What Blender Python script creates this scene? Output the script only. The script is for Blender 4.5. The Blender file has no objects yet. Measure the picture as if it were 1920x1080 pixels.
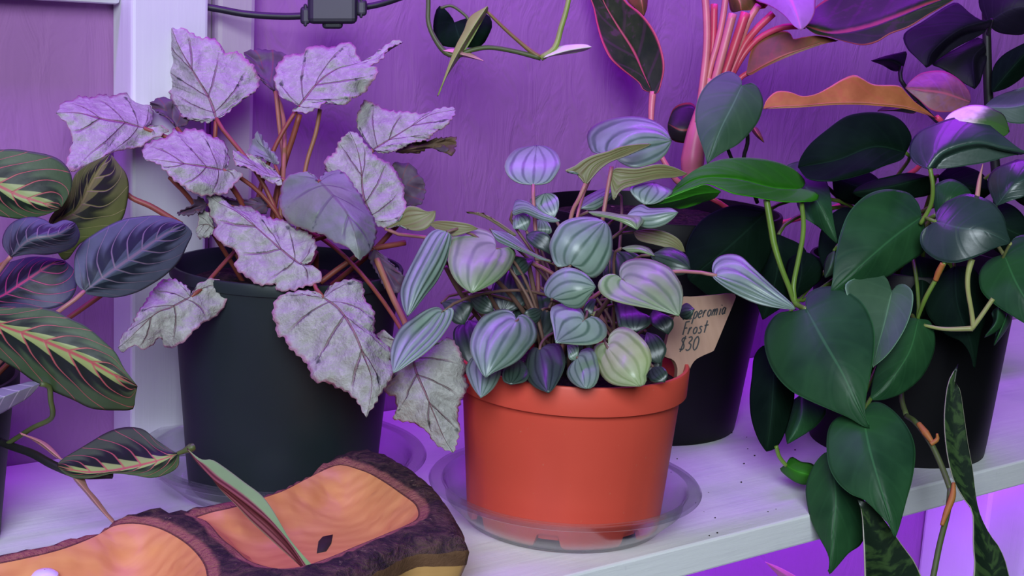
import bpy, bmesh, math, random
import numpy as np
from mathutils import Vector, noise
from mathutils.geometry import delaunay_2d_cdt
random.seed(7)
SC = bpy.context.scene
COL = SC.collection

# ------------------------------------------------------------------ camera
FPX = 2556.0
CAM_POS = Vector((-0.55144627, -0.65488019, 0.31759983))
_th, _ps, _ro = math.radians(11), math.radians(37.3), math.radians(3.2)
FWD = Vector((math.sin(_ps)*math.cos(_th), math.cos(_ps)*math.cos(_th), -math.sin(_th)))
_R0 = Vector((math.cos(_ps), -math.sin(_ps), 0)); _U0 = _R0.cross(FWD)
RGT = _R0*math.cos(_ro) + _U0*math.sin(_ro)
UPV = _U0*math.cos(_ro) - _R0*math.sin(_ro)
from mathutils import Matrix
cam_data = bpy.data.cameras.new('camera'); cam = bpy.data.objects.new('camera', cam_data); COL.objects.link(cam)
cam_data.sensor_width = 36; cam_data.lens = 36*FPX/1920; cam_data.clip_start = 0.01
_m = Matrix((RGT, UPV, -FWD)).transposed().to_4x4(); _m.translation = CAM_POS
cam.matrix_world = _m
SC.camera = cam

# ------------------------------------------------------------------ light
SC.view_settings.view_transform = 'Standard'; SC.view_settings.look = 'None'
SC.view_settings.exposure = 0.0; SC.view_settings.gamma = 1.0; SC.view_settings.use_curve_mapping = False
w = bpy.data.worlds.new('room_light'); SC.world = w; w.use_nodes = True
w.node_tree.nodes['Background'].inputs[0].default_value = (0.62, 0.72, 1.0, 1)
w.node_tree.nodes['Background'].inputs[1].default_value = 0.02
def area(name, loc, target, size, sizey, power, color, spread=180):
    l = bpy.data.lights.new(name, 'AREA'); l.shape = 'RECTANGLE'; l.size = size; l.size_y = sizey
    l.energy = power; l.color = color; l.spread = math.radians(spread)
    o = bpy.data.objects.new(name, l); COL.objects.link(o); o.location = loc
    o.rotation_euler = (Vector(target)-Vector(loc)).to_track_quat('-Z', 'Y').to_euler()
    return o
# daylight from the window behind the camera
area('window_daylight', (-1.08, -1.28, 0.98), (0.08, 0.0, 0.05), 0.9, 0.8, 36.0, (0.80, 0.90, 1.0))
# violet LED grow light strip above the shelf, another under the shelf
area('grow_light_strip', (0.08, 0.155, 0.66), (0.08, 0.17, 0.0), 1.45, 0.04, 6.6, (0.41, 0.018, 1.0))
area('grow_light_strip_low', (0.45, 0.12, -0.06), (0.45, 0.16, -1.0), 0.9, 0.04, 3.0, (0.42, 0.06, 1.0))

# ------------------------------------------------------------------ helpers
def ray(x, y): return FWD + RGT*((x-960)/FPX) + UPV*((540-y)/FPX)
def at(x, y, d): return CAM_POS + ray(x, y)*d
def onz(x, y, z=0.0):
    r = ray(x, y); return CAM_POS + r*((z-CAM_POS.z)/r.z)
WO = {}
def tag(o, label=None, cat=None, group=None, kind=None):
    if label: o['label'] = label
    if cat: o['category'] = cat
    if group: o['group'] = group
    if kind: o['kind'] = kind
    return o
def thing(name, loc, label, cat, group=None):
    o = bpy.data.objects.new(name, None); COL.objects.link(o); o.location = loc; o.empty_display_size = .02
    WO[o.name] = Vector(loc); return tag(o, label, cat, group)
def build(name, verts, faces, mats, parent=None, origin=None, uvs=None, smooth=True, fmat=None, label=None):
    if origin is None: origin = WO[parent.name] if parent else sum((Vector(v) for v in verts), Vector())/len(verts)
    origin = Vector(origin)
    me = bpy.data.meshes.new(name)
    me.from_pydata([tuple(Vector(v)-origin) for v in verts], [], faces)
    for m in (mats if isinstance(mats, (list, tuple)) else [mats]): me.materials.append(m)
    if smooth: me.polygons.foreach_set('use_smooth', [True]*len(me.polygons))
    if fmat: me.polygons.foreach_set('material_index', fmat)
    if uvs is not None:
        ul = me.uv_layers.new(name='UVMap'); li = np.empty(len(me.loops), dtype=np.int32)
        me.loops.foreach_get('vertex_index', li)
        ul.data.foreach_set('uv', np.asarray(uvs, dtype=np.float32)[li].ravel())
    me.update()
    o = bpy.data.objects.new(name, me); COL.objects.link(o)
    WO[o.name] = origin
    if parent: o.parent = parent; o.location = origin - WO[parent.name]
    else: o.location = origin
    if label: o['label'] = label
    return o
def fixnormals(o):
    bm = bmesh.new(); bm.from_mesh(o.data); bmesh.ops.recalc_face_normals(bm, faces=bm.faces); bm.to_mesh(o.data); bm.free(); return o
def bevel(o, w, seg=2):
    m = o.modifiers.new('bevel', 'BEVEL'); m.width = w; m.segments = seg; m.limit_method = 'ANGLE'; return o
def boxv(x0, x1, y0, y1, z0, z1):
    v = [(x, y, z) for z in (z0, z1) for y in (y0, y1) for x in (x0, x1)]
    return v, [(0,2,3,1),(4,5,7,6),(0,1,5,4),(2,6,7,3),(0,4,6,2),(1,3,7,5)]
def box(name, b, mat, parent=None, origin=None, bev=0.0, **k):
    v, f = boxv(*b); o = build(name, v, f, mat, parent, origin, smooth=False, **k)
    if bev: bevel(o, bev)
    return o
def crom(pts, n):
    """Catmull-Rom through pts, n samples evenly by arc length"""
    P = np.asarray([tuple(p) for p in pts], dtype=float)
    if len(P) == 2:
        t = np.linspace(0, 1, n)[:, None]; return P[0]*(1-t)+P[1]*t
    E = np.vstack([2*P[0]-P[1], P, 2*P[-1]-P[-2]])
    out = []
    t = np.linspace(0, 1, 9)[:-1][:, None]
    for i in range(1, len(E)-2):
        a, b, c, d = E[i-1], E[i], E[i+1], E[i+2]
        out.append(.5*((2*b)+(c-a)*t+(2*a-5*b+4*c-d)*t*t+(3*b-a-3*c+d)*t**3))
    out = np.vstack(out+[P[-1][None]])
    s = np.concatenate([[0], np.cumsum(np.linalg.norm(np.diff(out, axis=0), axis=1))]); s /= max(s[-1], 1e-9)
    q = np.linspace(0, 1, n)
    return np.stack([np.interp(q, s, out[:, k]) for k in range(P.shape[1])], 1)
def tubegeo(pts, rad, n=None, k=8, flat=1.0):
    n = n or max(6, 5*len(pts)); C = crom(pts, n)
    if np.isscalar(rad): R = np.full(n, rad)
    else: R = np.interp(np.linspace(0, 1, n), np.linspace(0, 1, len(rad)), rad)
    T = np.gradient(C, axis=0); T /= np.linalg.norm(T, axis=1)[:, None]+1e-12
    a = np.array([0., 0, 1]) if abs(T[0][2]) < .9 else np.array([1., 0, 0])
    V, F = [], []
    for i in range(n):
        u = a-T[i]*(a@T[i]); u /= np.linalg.norm(u)+1e-12; a = u; v = np.cross(T[i], u)
        for j in range(k):
            th = 2*math.pi*j/k; V.append(C[i]+R[i]*(math.cos(th)*u+flat*math.sin(th)*v))
    for i in range(n-1):
        for j in range(k):
            b = (j+1) % k; F.append((i*k+j, i*k+b, (i+1)*k+b, (i+1)*k+j))
    F.append(tuple(range(k-1, -1, -1))); F.append(tuple((n-1)*k+j for j in range(k)))
    return V, F
def tube(name, pts, rad, mat, parent=None, origin=None, n=None, k=8, flat=1.0, label=None):
    V, F = tubegeo(pts, rad, n, k, flat)
    return build(name, V, F, mat, parent, origin if origin is not None or parent else V[0], label=label)
def ptube(name, pxs, rpx, mat, parent, label=None, k=8):
    """pxs: list of (x,y,depth)"""
    pts = [at(*p) for p in pxs]; d = sum(p[2] for p in pxs)/len(pxs)
    r = [q*d/FPX for q in rpx] if isinstance(rpx, (list, tuple)) else rpx*d/FPX
    return tube(name, pts, r, mat, parent, label=label, k=k)
def lathe(name, prof, center, mats, parent=None, seg=96, origin=None, zfun=None, fm=None, label=None):
    V, F, FM = [], [], []
    c = Vector(center)
    for i, (r, z) in enumerate(prof):
        for j in range(seg):
            t = 2*math.pi*j/seg; zz = zfun(i, t, r, z) if zfun else z
            V.append(c+Vector((r*math.cos(t), r*math.sin(t), zz)))
    for i in range(len(prof)-1):
        for j in range(seg):
            b = (j+1) % seg; F.append((i*seg+j, i*seg+b, (i+1)*seg+b, (i+1)*seg+j)); FM.append(fm[i] if fm else 0)
    o = build(name, V, F, mats, parent, origin if origin is not None else (None if parent else center), fmat=FM, label=label)
    es = o.modifiers.new('edge', 'EDGE_SPLIT'); es.split_angle = math.radians(38)
    return o

# ------------------------------------------------------------------ procedural materials
class X:
    """shader-node expression"""
    nt = None
    def __init__(s, sock): s.s = sock
    @staticmethod
    def put(v, inp):
        if isinstance(v, X): X.nt.links.new(v.s, inp)
        else: inp.default_value = v
    @staticmethod
    def m(op, *a, clamp=False):
        n = X.nt.nodes.new('ShaderNodeMath'); n.operation = op; n.use_clamp = clamp
        for i, v in enumerate(a): X.put(v, n.inputs[i])
        return X(n.outputs[0])
    def __add__(s, o): return X.m('ADD', s, o)
    __radd__ = __add__
    def __sub__(s, o): return X.m('SUBTRACT', s, o)
    def __rsub__(s, o): return X.m('SUBTRACT', o, s)
    def __mul__(s, o): return X.m('MULTIPLY', s, o)
    __rmul__ = __mul__
    def __truediv__(s, o): return X.m('DIVIDE', s, o)
    def __pow__(s, o): return X.m('POWER', s, o)
def xabs(a): return X.m('ABSOLUTE', a)
def frac(a): return X.m('FRACT', a)
def xmax(a, b): return X.m('MAXIMUM', a, b)
def xmin(a, b): return X.m('MINIMUM', a, b)
def ss(a, lo, hi):
    n = X.nt.nodes.new('ShaderNodeMapRange'); n.interpolation_type = 'SMOOTHSTEP'
    X.put(a, n.inputs[0]); X.put(lo, n.inputs[1]); X.put(hi, n.inputs[2]); n.inputs[3].default_value = 0; n.inputs[4].default_value = 1
    return X(n.outputs[0])
def rgb(*c): return (c[0], c[1], c[2], 1.0)
def srgb(r, g, b):
    f = lambda v: ((v/255+.055)/1.055)**2.4 if v > 10 else v/255/12.92
    return (f(r), f(g), f(b), 1.0)
def mix(f, a, b, mode='MIX'):
    n = X.nt.nodes.new('ShaderNodeMix'); n.data_type = 'RGBA'; n.blend_type = mode
    X.put(f, n.inputs[0]); X.put(a, n.inputs[6]); X.put(b, n.inputs[7]); return X(n.outputs[2])
def coords(kind='Object', scale=(1, 1, 1)):
    tc = X.nt.nodes.new('ShaderNodeTexCoord'); mp = X.nt.nodes.new('ShaderNodeMapping')
    mp.inputs['Scale'].default_value = scale; X.nt.links.new(tc.outputs[kind], mp.inputs[0]); return X(mp.outputs[0])
def noi(vec, scale, detail=3, rough=.5, dist=0.0):
    n = X.nt.nodes.new('ShaderNodeTexNoise'); X.put(vec, n.inputs['Vector']); n.inputs['Scale'].default_value = scale
    n.inputs['Detail'].default_value = detail; n.inputs['Roughness'].default_value = rough; n.inputs['Distortion'].default_value = dist
    return X(n.outputs[0])
def voro(vec, scale):
    n = X.nt.nodes.new('ShaderNodeTexVoronoi'); X.put(vec, n.inputs['Vector']); n.inputs['Scale'].default_value = scale
    return X(n.outputs[0])
def sepxyz(vec):
    n = X.nt.nodes.new('ShaderNodeSeparateXYZ'); X.put(vec, n.inputs[0]); return [X(o) for o in n.outputs]
def uvs2():
    """|u| across the leaf (0 midrib..1 edge), s along it, signed u"""
    u, v, _ = sepxyz(coords('UV')); su = u*2.0-1.0
    return xabs(su), v, su
def rnd():
    n = X.nt.nodes.new('ShaderNodeObjectInfo'); return X(n.outputs['Random'])
def finish(color, rough=.5, bump=None, bstr=.3, bdist=.001, spec=.5, coat=0.0, metal=0.0, trans=None):
    p = X.nt.nodes['Principled BSDF']
    X.put(color, p.inputs['Base Color']); X.put(rough, p.inputs['Roughness']); X.put(spec, p.inputs['Specular IOR Level'])
    p.inputs['Coat Weight'].default_value = coat; p.inputs['Coat Roughness'].default_value = .15; p.inputs['Metallic'].default_value = metal
    if bump is not None:
        b = X.nt.nodes.new('ShaderNodeBump'); b.inputs['Strength'].default_value = bstr; b.inputs['Distance'].default_value = bdist
        X.put(bump, b.inputs['Height']); X.nt.links.new(b.outputs[0], p.inputs['Normal'])
    if trans:
        t = X.nt.nodes.new('ShaderNodeBsdfTranslucent'); X.put(color, t.inputs[0])
        ms = X.nt.nodes.new('ShaderNodeMixShader'); ms.inputs[0].default_value = trans
        X.nt.links.new(p.outputs[0], ms.inputs[1]); X.nt.links.new(t.outputs[0], ms.inputs[2])
        X.nt.links.new(ms.outputs[0], X.nt.nodes['Material Output'].inputs[0])
MATS = {}
def mat(name):
    def deco(fn):
        m = bpy.data.materials.new(name); m.use_nodes = True; X.nt = m.node_tree; fn(); MATS[name] = m; return m
    return deco
def plain(name, c, rough=.5, var=.25, scale=60, spec=.5, coat=0.0):
    m = bpy.data.materials.new(name); m.use_nodes = True; X.nt = m.node_tree
    n = noi(coords(), scale, 3); cc = mix(n, rgb(*[v*(1-var) for v in c[:3]]), rgb(*[min(1, v*(1+var)) for v in c[:3]]))
    finish(cc, rough, n, .2, .0004, spec, coat); MATS[name] = m; return m

@mat('wall_paint')
def _():
    c = coords('Object', (1, 1, 1)); f = noi(c, 9, 4, .55); g = noi(coords('Object', (14, 14, 5)), 3, 3, .6, 1.5)
    finish(mix(f, rgb(.33, .145, .36), rgb(.385, .18, .42)), .85, g*.8+f*.3, .55, .004, .2)
@mat('white_paint')
def _():
    g = noi(coords('Object', (160, 160, 5)), 1.0, 4, .6); f = noi(coords(), 14, 3)
    finish(mix(f, rgb(.66, .67, .70), rgb(.80, .80, .82)), .5, g, .35, .001, .4)
@mat('grey_shaded_paint')  # greyer trim tone, with the recess's weaker light put into the colour
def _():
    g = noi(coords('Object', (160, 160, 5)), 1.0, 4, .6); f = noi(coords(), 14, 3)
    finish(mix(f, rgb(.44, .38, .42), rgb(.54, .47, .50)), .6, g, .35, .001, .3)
@mat('shelf_paint')
def _():
    g = noi(coords('Object', (9, 130, 130)), 1.0, 5, .65); f = noi(coords(), 11, 5, .6); d = noi(coords(), 55, 4, .7)
    c = mix(ss(f, .45, .72), rgb(.88, .89, .90), rgb(.76, .78, .82))
    c = mix(ss(d, .66, .80)*.5, c, rgb(.42, .42, .44))
    finish(c, .42, g+d*.3, .45, .0012, .45)
@mat('terracotta_plastic')
def _():
    f = noi(coords(), 18, 4); s = noi(coords(), 420, 2)
    c = mix(f, rgb(.64, .072, .046), rgb(.74, .095, .056))
    c = mix(ss(s, .72, .80)*.5, c, rgb(.62, .26, .16))
    finish(c, .48, s, .06, .0003, .35)
plain('black_plastic', (.005, .005, .006), .5, .3, 30, .25)
plain('green_black_plastic', (.012, .020, .022), .50, .35, 14, .35)
plain('dark_plastic', (.004, .004, .005), .45, .3, 30, .25)
plain('cord_black', (.014, .012, .022), .5)
@mat('soil')
def _():
    n = noi(coords(), 260, 4, .7); v = voro(coords(), 190)
    c = mix(ss(n, .35, .7), rgb(.006, .004, .004), rgb(.05, .028, .022))
    c = mix(ss(noi(coords(), 120, 2), .70, .75), c, rgb(.25, .17, .12))
    finish(c, .9, n+v, 1.0, .004, .2)
@mat('clear_plastic')
def _():
    nt = X.nt; nt.nodes.remove(nt.nodes['Principled BSDF'])
    tr = nt.nodes.new('ShaderNodeBsdfTransparent'); tr.inputs[0].default_value = (.95, .95, .97, 1)
    gl = nt.nodes.new('ShaderNodeBsdfGlossy'); gl.inputs['Roughness'].default_value = .16
    fr = nt.nodes.new('ShaderNodeLayerWeight'); fr.inputs['Blend'].default_value = .5
    ms = nt.nodes.new('ShaderNodeMixShader'); X.put(X(fr.outputs['Facing'])**3.0*.75+.10, ms.inputs[0])
    nt.links.new(tr.outputs[0], ms.inputs[1]); nt.links.new(gl.outputs[0], ms.inputs[2])
    nt.links.new(ms.outputs[0], nt.nodes['Material Output'].inputs[0])

# --- leaves
def leafmats():
    @mat('begonia_top')
    def _():
        a, v, su = uvs2(); o = coords()
        n1 = noi(o, 75, 4, .6); n2 = noi(o, 230, 4, .7); n3 = noi(o, 520, 3)
        c = mix(ss(n1, .25, .75), rgb(.33, .325, .30), rgb(.42, .415, .39))
        c = mix(ss(n2, .46, .66)*.5, c, rgb(.56, .555, .52))
        ph = v*4.6-a*.55+(n2-.5)*.10
        d = xabs(frac(ph)-.5)                                     # lateral veins every unit
        ve = (1.0-ss(d, .008, .05))*(1.0-ss(a, .45, .98))*ss(v, .0, .06)
        mid = 1.0-ss(a, .012, .04)
        c = mix(ve*.72, c, rgb(.22, .11, .14))
        c = mix(mid*.8, c, rgb(.25, .09, .12))
        dash = (1.0-ss(d, .03, .11))*ss(noi(o, 95, 3, .6), .56, .64)*ss(a, .25, .5)*(1.0-ss(a, .92, .99))
        c = mix(dash*.85, c, rgb(.035, .05, .045))
        c = mix(ss(n3, .70, .76)*.55*ss(noi(o, 28, 2), .45, .6), c, rgb(.06, .05, .07))
        c = mix(ss(a+(n2-.5)*.10, .90, 1.0)*.75, c, rgb(.42, .14, .27))
        c = mix((1.0-ss(v+a*.2, .0, .10))*.7, c, rgb(.36, .09, .11))
        finish(c, .5, n2*.7+n1*1.6-ve*.6-mid*.6, .9, .0022, .3, trans=.12)
    @mat('begonia_green')
    def _():
        a, v, su = uvs2(); o = coords(); n1 = noi(o, 45, 4, .6); n2 = noi(o, 170, 4, .65)
        c = mix(n1, rgb(.15, .18, .16), rgb(.27, .29, .29)); c = mix(ss(noi(o, 22, 2), .45, .7)*.55, c, rgb(.16, .23, .10))
        ph = v*4.6-a*.55; d = xabs(frac(ph)-.5); ve = (1.0-ss(d, .015, .08))*(1.0-ss(a, .4, .9))
        c = mix(ve*.6, c, rgb(.10, .09, .12)); c = mix((1.0-ss(a, .02, .06))*.7, c, rgb(.12, .08, .12))
        c = mix((1.0-ss(d, .04, .14))*ss(noi(o, 95, 3), .58, .66)*ss(a, .5, .7), c, rgb(.03, .05, .05))
        c = mix(ss(a+(n2-.5)*.10, .92, 1.0)*.6, c, rgb(.45, .25, .32))
        c = mix((1.0-ss(v+a*.3, .0, .09)), c, rgb(.42, .10, .12))
        finish(c, .45, n2*.5+n1-ve*.5, .6, .0015, .4, trans=.10)
    @mat('begonia_under')
    def _():
        a, v, su = uvs2(); o = coords(); n1 = noi(o, 60, 4, .6); d = xabs(frac(v*4.6-a*.5)-.5)
        c = mix(n1, rgb(.055, .03, .06), rgb(.16, .10, .17)); c = mix((1.0-ss(d, .02, .08))*.6, c, rgb(.20, .05, .07))
        finish(c, .55, n1, .5, .0012, .3, trans=.1)
    @mat('begonia_dry')
    def _():
        o = coords(); n1 = noi(o, 120, 4, .6); finish(mix(n1, rgb(.04, .025, .02), rgb(.22, .13, .07)), .7, n1, .6, .001)
    def pep(name, dark, light, lime, edge=(.34, .40, .30), k=1.0):
        @mat(name)
        def _():
            a, v, su = uvs2(); o = coords(); n1 = noi(o, 70, 3, .55); n2 = noi(o, 500, 2)
            w = a+(noi(o, 60, 2)-.5)*.16
            d = xmin(xabs(w), xmin(xabs(w-.40), xabs(w-.80)))
            g = 1.0-ss(d, .012, .095)
            c = mix(ss(n1, .25, .75), rgb(*light), rgb(*[min(1, q*1.35) for q in light]))
            c = mix(ss(noi(o, 25, 2), .42, .72)*.55, c, rgb(*lime))
            c = mix(g*k*(.30+n1*.85), c, rgb(*dark))
            c = mix((1.0-ss(v+a*.15, .0, .10))*.8, c, rgb(*[q*.8 for q in lime]))
            c = mix(ss(a, .955, .99)*.8, c, rgb(*edge))
            c = mix(rnd()*.22, c, rgb(*dark))
            finish(c, .36, n2*.2+n1*.3, .35, .0006, .5, coat=.08, trans=.08)
    pep('pep_silver', (.05, .115, .075), (.25, .325, .30), (.17, .28, .15))
    pep('pep_pale', (.07, .16, .05), (.25, .34, .20), (.22, .34, .09), (.44, .47, .26), .85)
    pep('pep_lime', (.16, .26, .06), (.42, .50, .30), (.38, .48, .14), (.50, .52, .26), .8)
    pep('pep_shaded', (.008, .022, .015), (.042, .066, .058), (.03, .06, .035), (.08, .11, .08))  # leaves low in the clump, their shade put into the colour
    @mat('pep_under')
    def _():
        a, v, su = uvs2(); o = coords(); n = noi(o, 60, 3); d = xmin(xabs(a-.34), xabs(a-.67)); g = 1.0-ss(d, .02, .10)
        c = mix(n, rgb(.15, .16, .065), rgb(.27, .27, .11)); c = mix(g*.6, c, rgb(.17, .10, .05)); c = mix(ss(a, .93, .99)*.7, c, rgb(.42, .36, .28))
        finish(c, .45, n, .4, .0006, .4, trans=.15)
    def phil(name, base, hi, rough=.42, spec=.34):
        @mat(name)
        def _():
            a, v, su = uvs2(); o = coords(); n = noi(o, 28, 3, .5); f = noi(o, 240, 3)
            c = mix(ss(n, .3, .7), rgb(*base), rgb(*hi))
            d = xabs(frac(v*6.0-a*1.5)-.5); ve = 1.0-ss(d, .02, .16)
            c = mix(ve*.09*(1.0-ss(a, .8, 1.0)), c, rgb(*[q*1.6 for q in hi]))
            c = mix((1.0-ss(a, .010, .035))*.45, c, rgb(*[q*2.4 for q in hi]))
            c = mix(ss(a, .97, .995)*.7, c, rgb(*[min(1, q*3.0) for q in hi]))
            c = mix(rnd()*.25, c, rgb(*[q*.55 for q in base]))
            finish(c, rough, f*.15-ve*.12+n*.5, .4, .0012, spec, coat=.0, trans=.05)
    phil('phil_green', (.012, .055, .020), (.026, .10, .034), .45, .22)
    phil('phil_grey', (.045, .105, .060), (.075, .15, .085), .45, .22)
    phil('phil_gloss', (.018, .045, .035), (.035, .075, .055), .34, .65)
    phil('phil_dark_shaded', (.003, .010, .006), (.006, .018, .010), .7, .03)  # near-black leaf; the deep shade inside the foliage is put into its colour
    phil('phil_bright', (.022, .15, .010), (.04, .22, .016), .5, .10)
    phil('night_leaf', (.006, .005, .012), (.014, .011, .024), .55, .2)
    @mat('vari_leaf')
    def _():
        a, v, su = uvs2(); n = noi(coords(), 55, 3, .6)
        c = mix(ss(v+(n-.5)*.35, .55, .72), rgb(.80, .70, .62), rgb(.05, .13, .03)); c = mix(ss(n, .55, .7)*.5*(1.0-ss(v, .5, .7)), c, rgb(.40, .36, .16))
        finish(c, .4, n, .3, .0006)
    def maranta(name, green, dark, mid, vein, k=1.0):
        @mat(name)
        def _():
            a, v, su = uvs2(); o = coords(); n = noi(o, 60, 3, .55); n2 = noi(o, 300, 3)
            ph = v*7.5-a*1.5-ss(a, .35, 1.0)*.9
            d = xabs(frac(ph)-.5); wv = .020+.036*(1.0-a)
            ve = 1.0-ss(d, wv*.4, wv*1.6)
            tooth = .07+.17*frac(ph+.5)
            c = mix(n, rgb(*green), rgb(*[q*1.7 for q in green]))
            bl = ss(a, .06, .10)*(1.0-ss(a+(n-.5)*.25+xabs(frac(ph)-.5)*.45, .52, .82))
            c = mix(bl, c, rgb(*dark))
            c = mix((1.0-ss(a, tooth, tooth+.03))*ss(v, .02, .12)*(1.0-ss(v, .84, .95))*k, c, rgb(*mid))
            c = mix(ve*.9*ss(v, .01, .08)*(1.0-ss(a, .93, 1.0)*.6), c, rgb(*vein))
            c = mix(1.0-ss(a, .022, .05), c, rgb(*vein))
            c = mix(ss(a, .96, .99)*.6, c, rgb(.03, .05, .02))
            finish(c, .44, n2*.3-ve*.5, .35, .0008, .3, trans=.06)
    maranta('maranta_top', (.040, .070, .030), (.008, .015, .010), (.30, .36, .13), (.46, .10, .11))
    maranta('maranta_navy', (.065, .078, .11), (.016, .022, .036), (.10, .13, .17), (.20, .15, .20), .5)
    maranta('maranta_dark', (.035, .028, .075), (.008, .007, .020), (.06, .05, .10), (.46, .05, .17), .3)
    maranta('maranta_olive', (.075, .095, .022), (.014, .020, .008), (.13, .15, .035), (.21, .22, .06))
    @mat('maranta_under')
    def _():
        a, v, su = uvs2(); n = noi(coords(), 70, 3); d = xabs(frac(v*5.0-a*.9)-.5)
        c = mix(n, rgb(.12, .12, .17), rgb(.24, .23, .30)); c = mix((1.0-ss(d, .02, .07))*.7, c, rgb(.5, .45, .55)); finish(c, .5, n, .3, .0006)
    @mat('maranta_fold')
    def _():
        a, v, su = uvs2(); n = noi(coords('Object', (1, 1, 1)), 60, 4); d = xabs(frac(a*3.0)-.5)
        red = mix(ss(d, .05, .35), rgb(.10, .022, .028), rgb(.24, .07, .085))
        grn = mix(n, rgb(.15, .27, .10), rgb(.24, .38, .16))
        c = mix(ss(su+(n-.5)*.12, .22, .40), red, grn); c = mix(ss(a, .9, .98)*.7, c, rgb(.22, .26, .13))
        finish(c, .75, n, .3, .0006, .1)
    plain('dry_sheath', (.52, .25, .20), .55, .35, 90)
    plain('cream_bud', (.62, .62, .48), .5, .25, 70)
    plain('pink_bud', (.60, .30, .30), .5, .25, 70)
    plain('vine_green', (.27, .36, .07), .45, .3, 70)
    plain('vine_olive', (.08, .11, .03), .5, .3, 70)
    plain('vine_brown', (.22, .14, .04), .5, .3, 70)
    plain('petiole_red', (.24, .055, .035), .5, .3, 90)
    plain('petiole_tan', (.32, .13, .07), .5, .3, 90)
    plain('petiole_pink', (.40, .17, .15), .45, .25, 90)
    plain('petiole_brown', (.17, .095, .07), .5, .3, 90)
    plain('stem_green', (.15, .26, .035), .4, .35, 60)
    plain('stem_light', (.34, .36, .12), .4, .3, 60)
    plain('stem_dark', (.012, .012, .012), .5, .3, 60)
    plain('stem_rose', (.66, .065, .13), .40, .3, 50)
    plain('stem_rose_pale', (.66, .20, .21), .40, .3, 50)
    plain('root_orange', (.42, .15, .03), .6, .35, 90)
    def agl(name, body, body2, pink, purple):
        @mat(name)
        def _():
            a, v, su = uvs2(); n = noi(coords(), 40, 4, .6); n2 = noi(coords(), 130, 3)
            c = mix(ss(n, .3, .7), rgb(*body), rgb(*body2))
            c = mix(ss(n2*.5+n*.5, .54, .62)*.45, c, rgb(*purple))
            st = 1.0-ss(xabs(frac(v*5.0-a*1.2)-.5), .03, .12)
            c = mix(st*.25, c, rgb(*purple))
            c = mix((1.0-ss(a+(n2-.5)*.04, .02, .08))*.8, c, rgb(*pink))
            c = mix(ss(a+(n-.5)*.06, .90, .97), c, rgb(*pink))
            finish(c, .42, n, .3, .001, .3, trans=.08)
    agl('agl_top', (.018, .035, .014), (.045, .065, .025), (.55, .06, .12), (.16, .05, .12))
    agl('agl_under', (.13, .075, .03), (.26, .10, .045), (.62, .14, .13), (.30, .07, .05))
    agl('agl_orange', (.36, .12, .035), (.52, .20, .06), (.68, .20, .16), (.50, .12, .06))
    agl('agl_pink', (.16, .06, .10), (.34, .12, .16), (.55, .12, .2), (.3, .12, .3))
    agl('agl_lamplit', (.40, .16, .50), (.55, .22, .66), (.75, .15, .6), (.5, .2, .62))  # violet glow of the nearby grow light put into the leaf colour
    agl('agl_stripe', (.008, .018, .007), (.018, .032, .010), (.36, .06, .06), (.07, .015, .07))
    agl('agl_dark', (.008, .008, .010), (.020, .018, .018), (.26, .05, .035), (.02, .018, .02))
    @mat('snake_leaf')
    def _():
        a, v, su = uvs2(); n = noi(coords('UV', (1.0, 30, 1)), 1.8, 4, .6, .6); f = noi(coords(), 130, 3)
        c = mix(ss(n+(f-.5)*.18, .46, .62), rgb(.010, .022, .012), rgb(.042, .085, .026))
        c = mix(ss(a, .955, .985), c, rgb(.42, .40, .30)); finish(c, .38, f, .3, .0006, .45)
leafmats()
@mat('wood_bowl')
def _():
    x, y, z = sepxyz(coords()); n = noi(coords(), 16, 3)
    r = X.m('SQRT', x*x+y*y*1.6+z*z*3.0)+(n-.5)*.022
    rings = .5+.5*X.m('SINE', r*620.0+noi(coords(), 40, 3)*9.0); g = noi(coords('Object', (30, 300, 60)), 1.2, 4)
    c = mix(rings*.25+g*.45, rgb(.60, .24, .085), rgb(.80, .41, .15)); c = mix(ss(n, .5, .75)*.4, c, rgb(.64, .22, .12))
    finish(c, .42, g, .2, .0004, .4)
@mat('wood_side')
def _():
    g = noi(coords('Object', (12, 12, 160)), 1.0, 5, .6); n = noi(coords(), 10, 2)
    finish(mix(g*.7+n*.3, rgb(.44, .22, .07), rgb(.66, .40, .15)), .5, g, .25, .0006, .35)
@mat('bark')
def _():
    o = coords(); n = noi(o, 95, 5, .7, .8); n2 = noi(o, 320, 4, .7); b = noi(o, 38, 3)
    at_ = X.nt.nodes.new('ShaderNodeAttribute'); at_.attribute_name = 'rim'; rim = X(at_.outputs['Fac'])
    c = mix(ss(n, .38, .66), rgb(.020, .013, .014), rgb(.105, .058, .045)); c = mix(ss(n2, .58, .72)*ss(b, .48, .62), c, rgb(.32, .23, .15))
    c = mix((1.0-ss(rim+(n-.5)*.0035, .0045, .0075))*.9, c, mix(n2, rgb(.30, .105, .075), rgb(.44, .19, .13)))
    c = mix((1.0-ss(rim, .0006, .0014))*.8, c, rgb(.09, .03, .02))
    finish(c, .7, n+n2*.5, 1.0, .004, .3)
@mat('bark_side')
def _():
    o = coords(); n = noi(o, 90, 5, .7); finish(mix(n, rgb(.06, .028, .016), rgb(.20, .10, .05)), .7, n, .8, .002, .3)
plain('knot_dark', (.02, .01, .012), .8)
@mat('tag_wood')
def _():
    g = noi(coords('Object', (300, 40, 40)), 1.0, 4); finish(mix(g, rgb(.30, .17, .105), rgb(.44, .27, .18)), .6, g, .2, .0003, .3)
plain('tag_edge', (.14, .065, .04), .7)
plain('ink', (.004, .004, .006), .6)
plain('white_gloss', (.72, .68, .82), .25, .1, 20)

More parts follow.
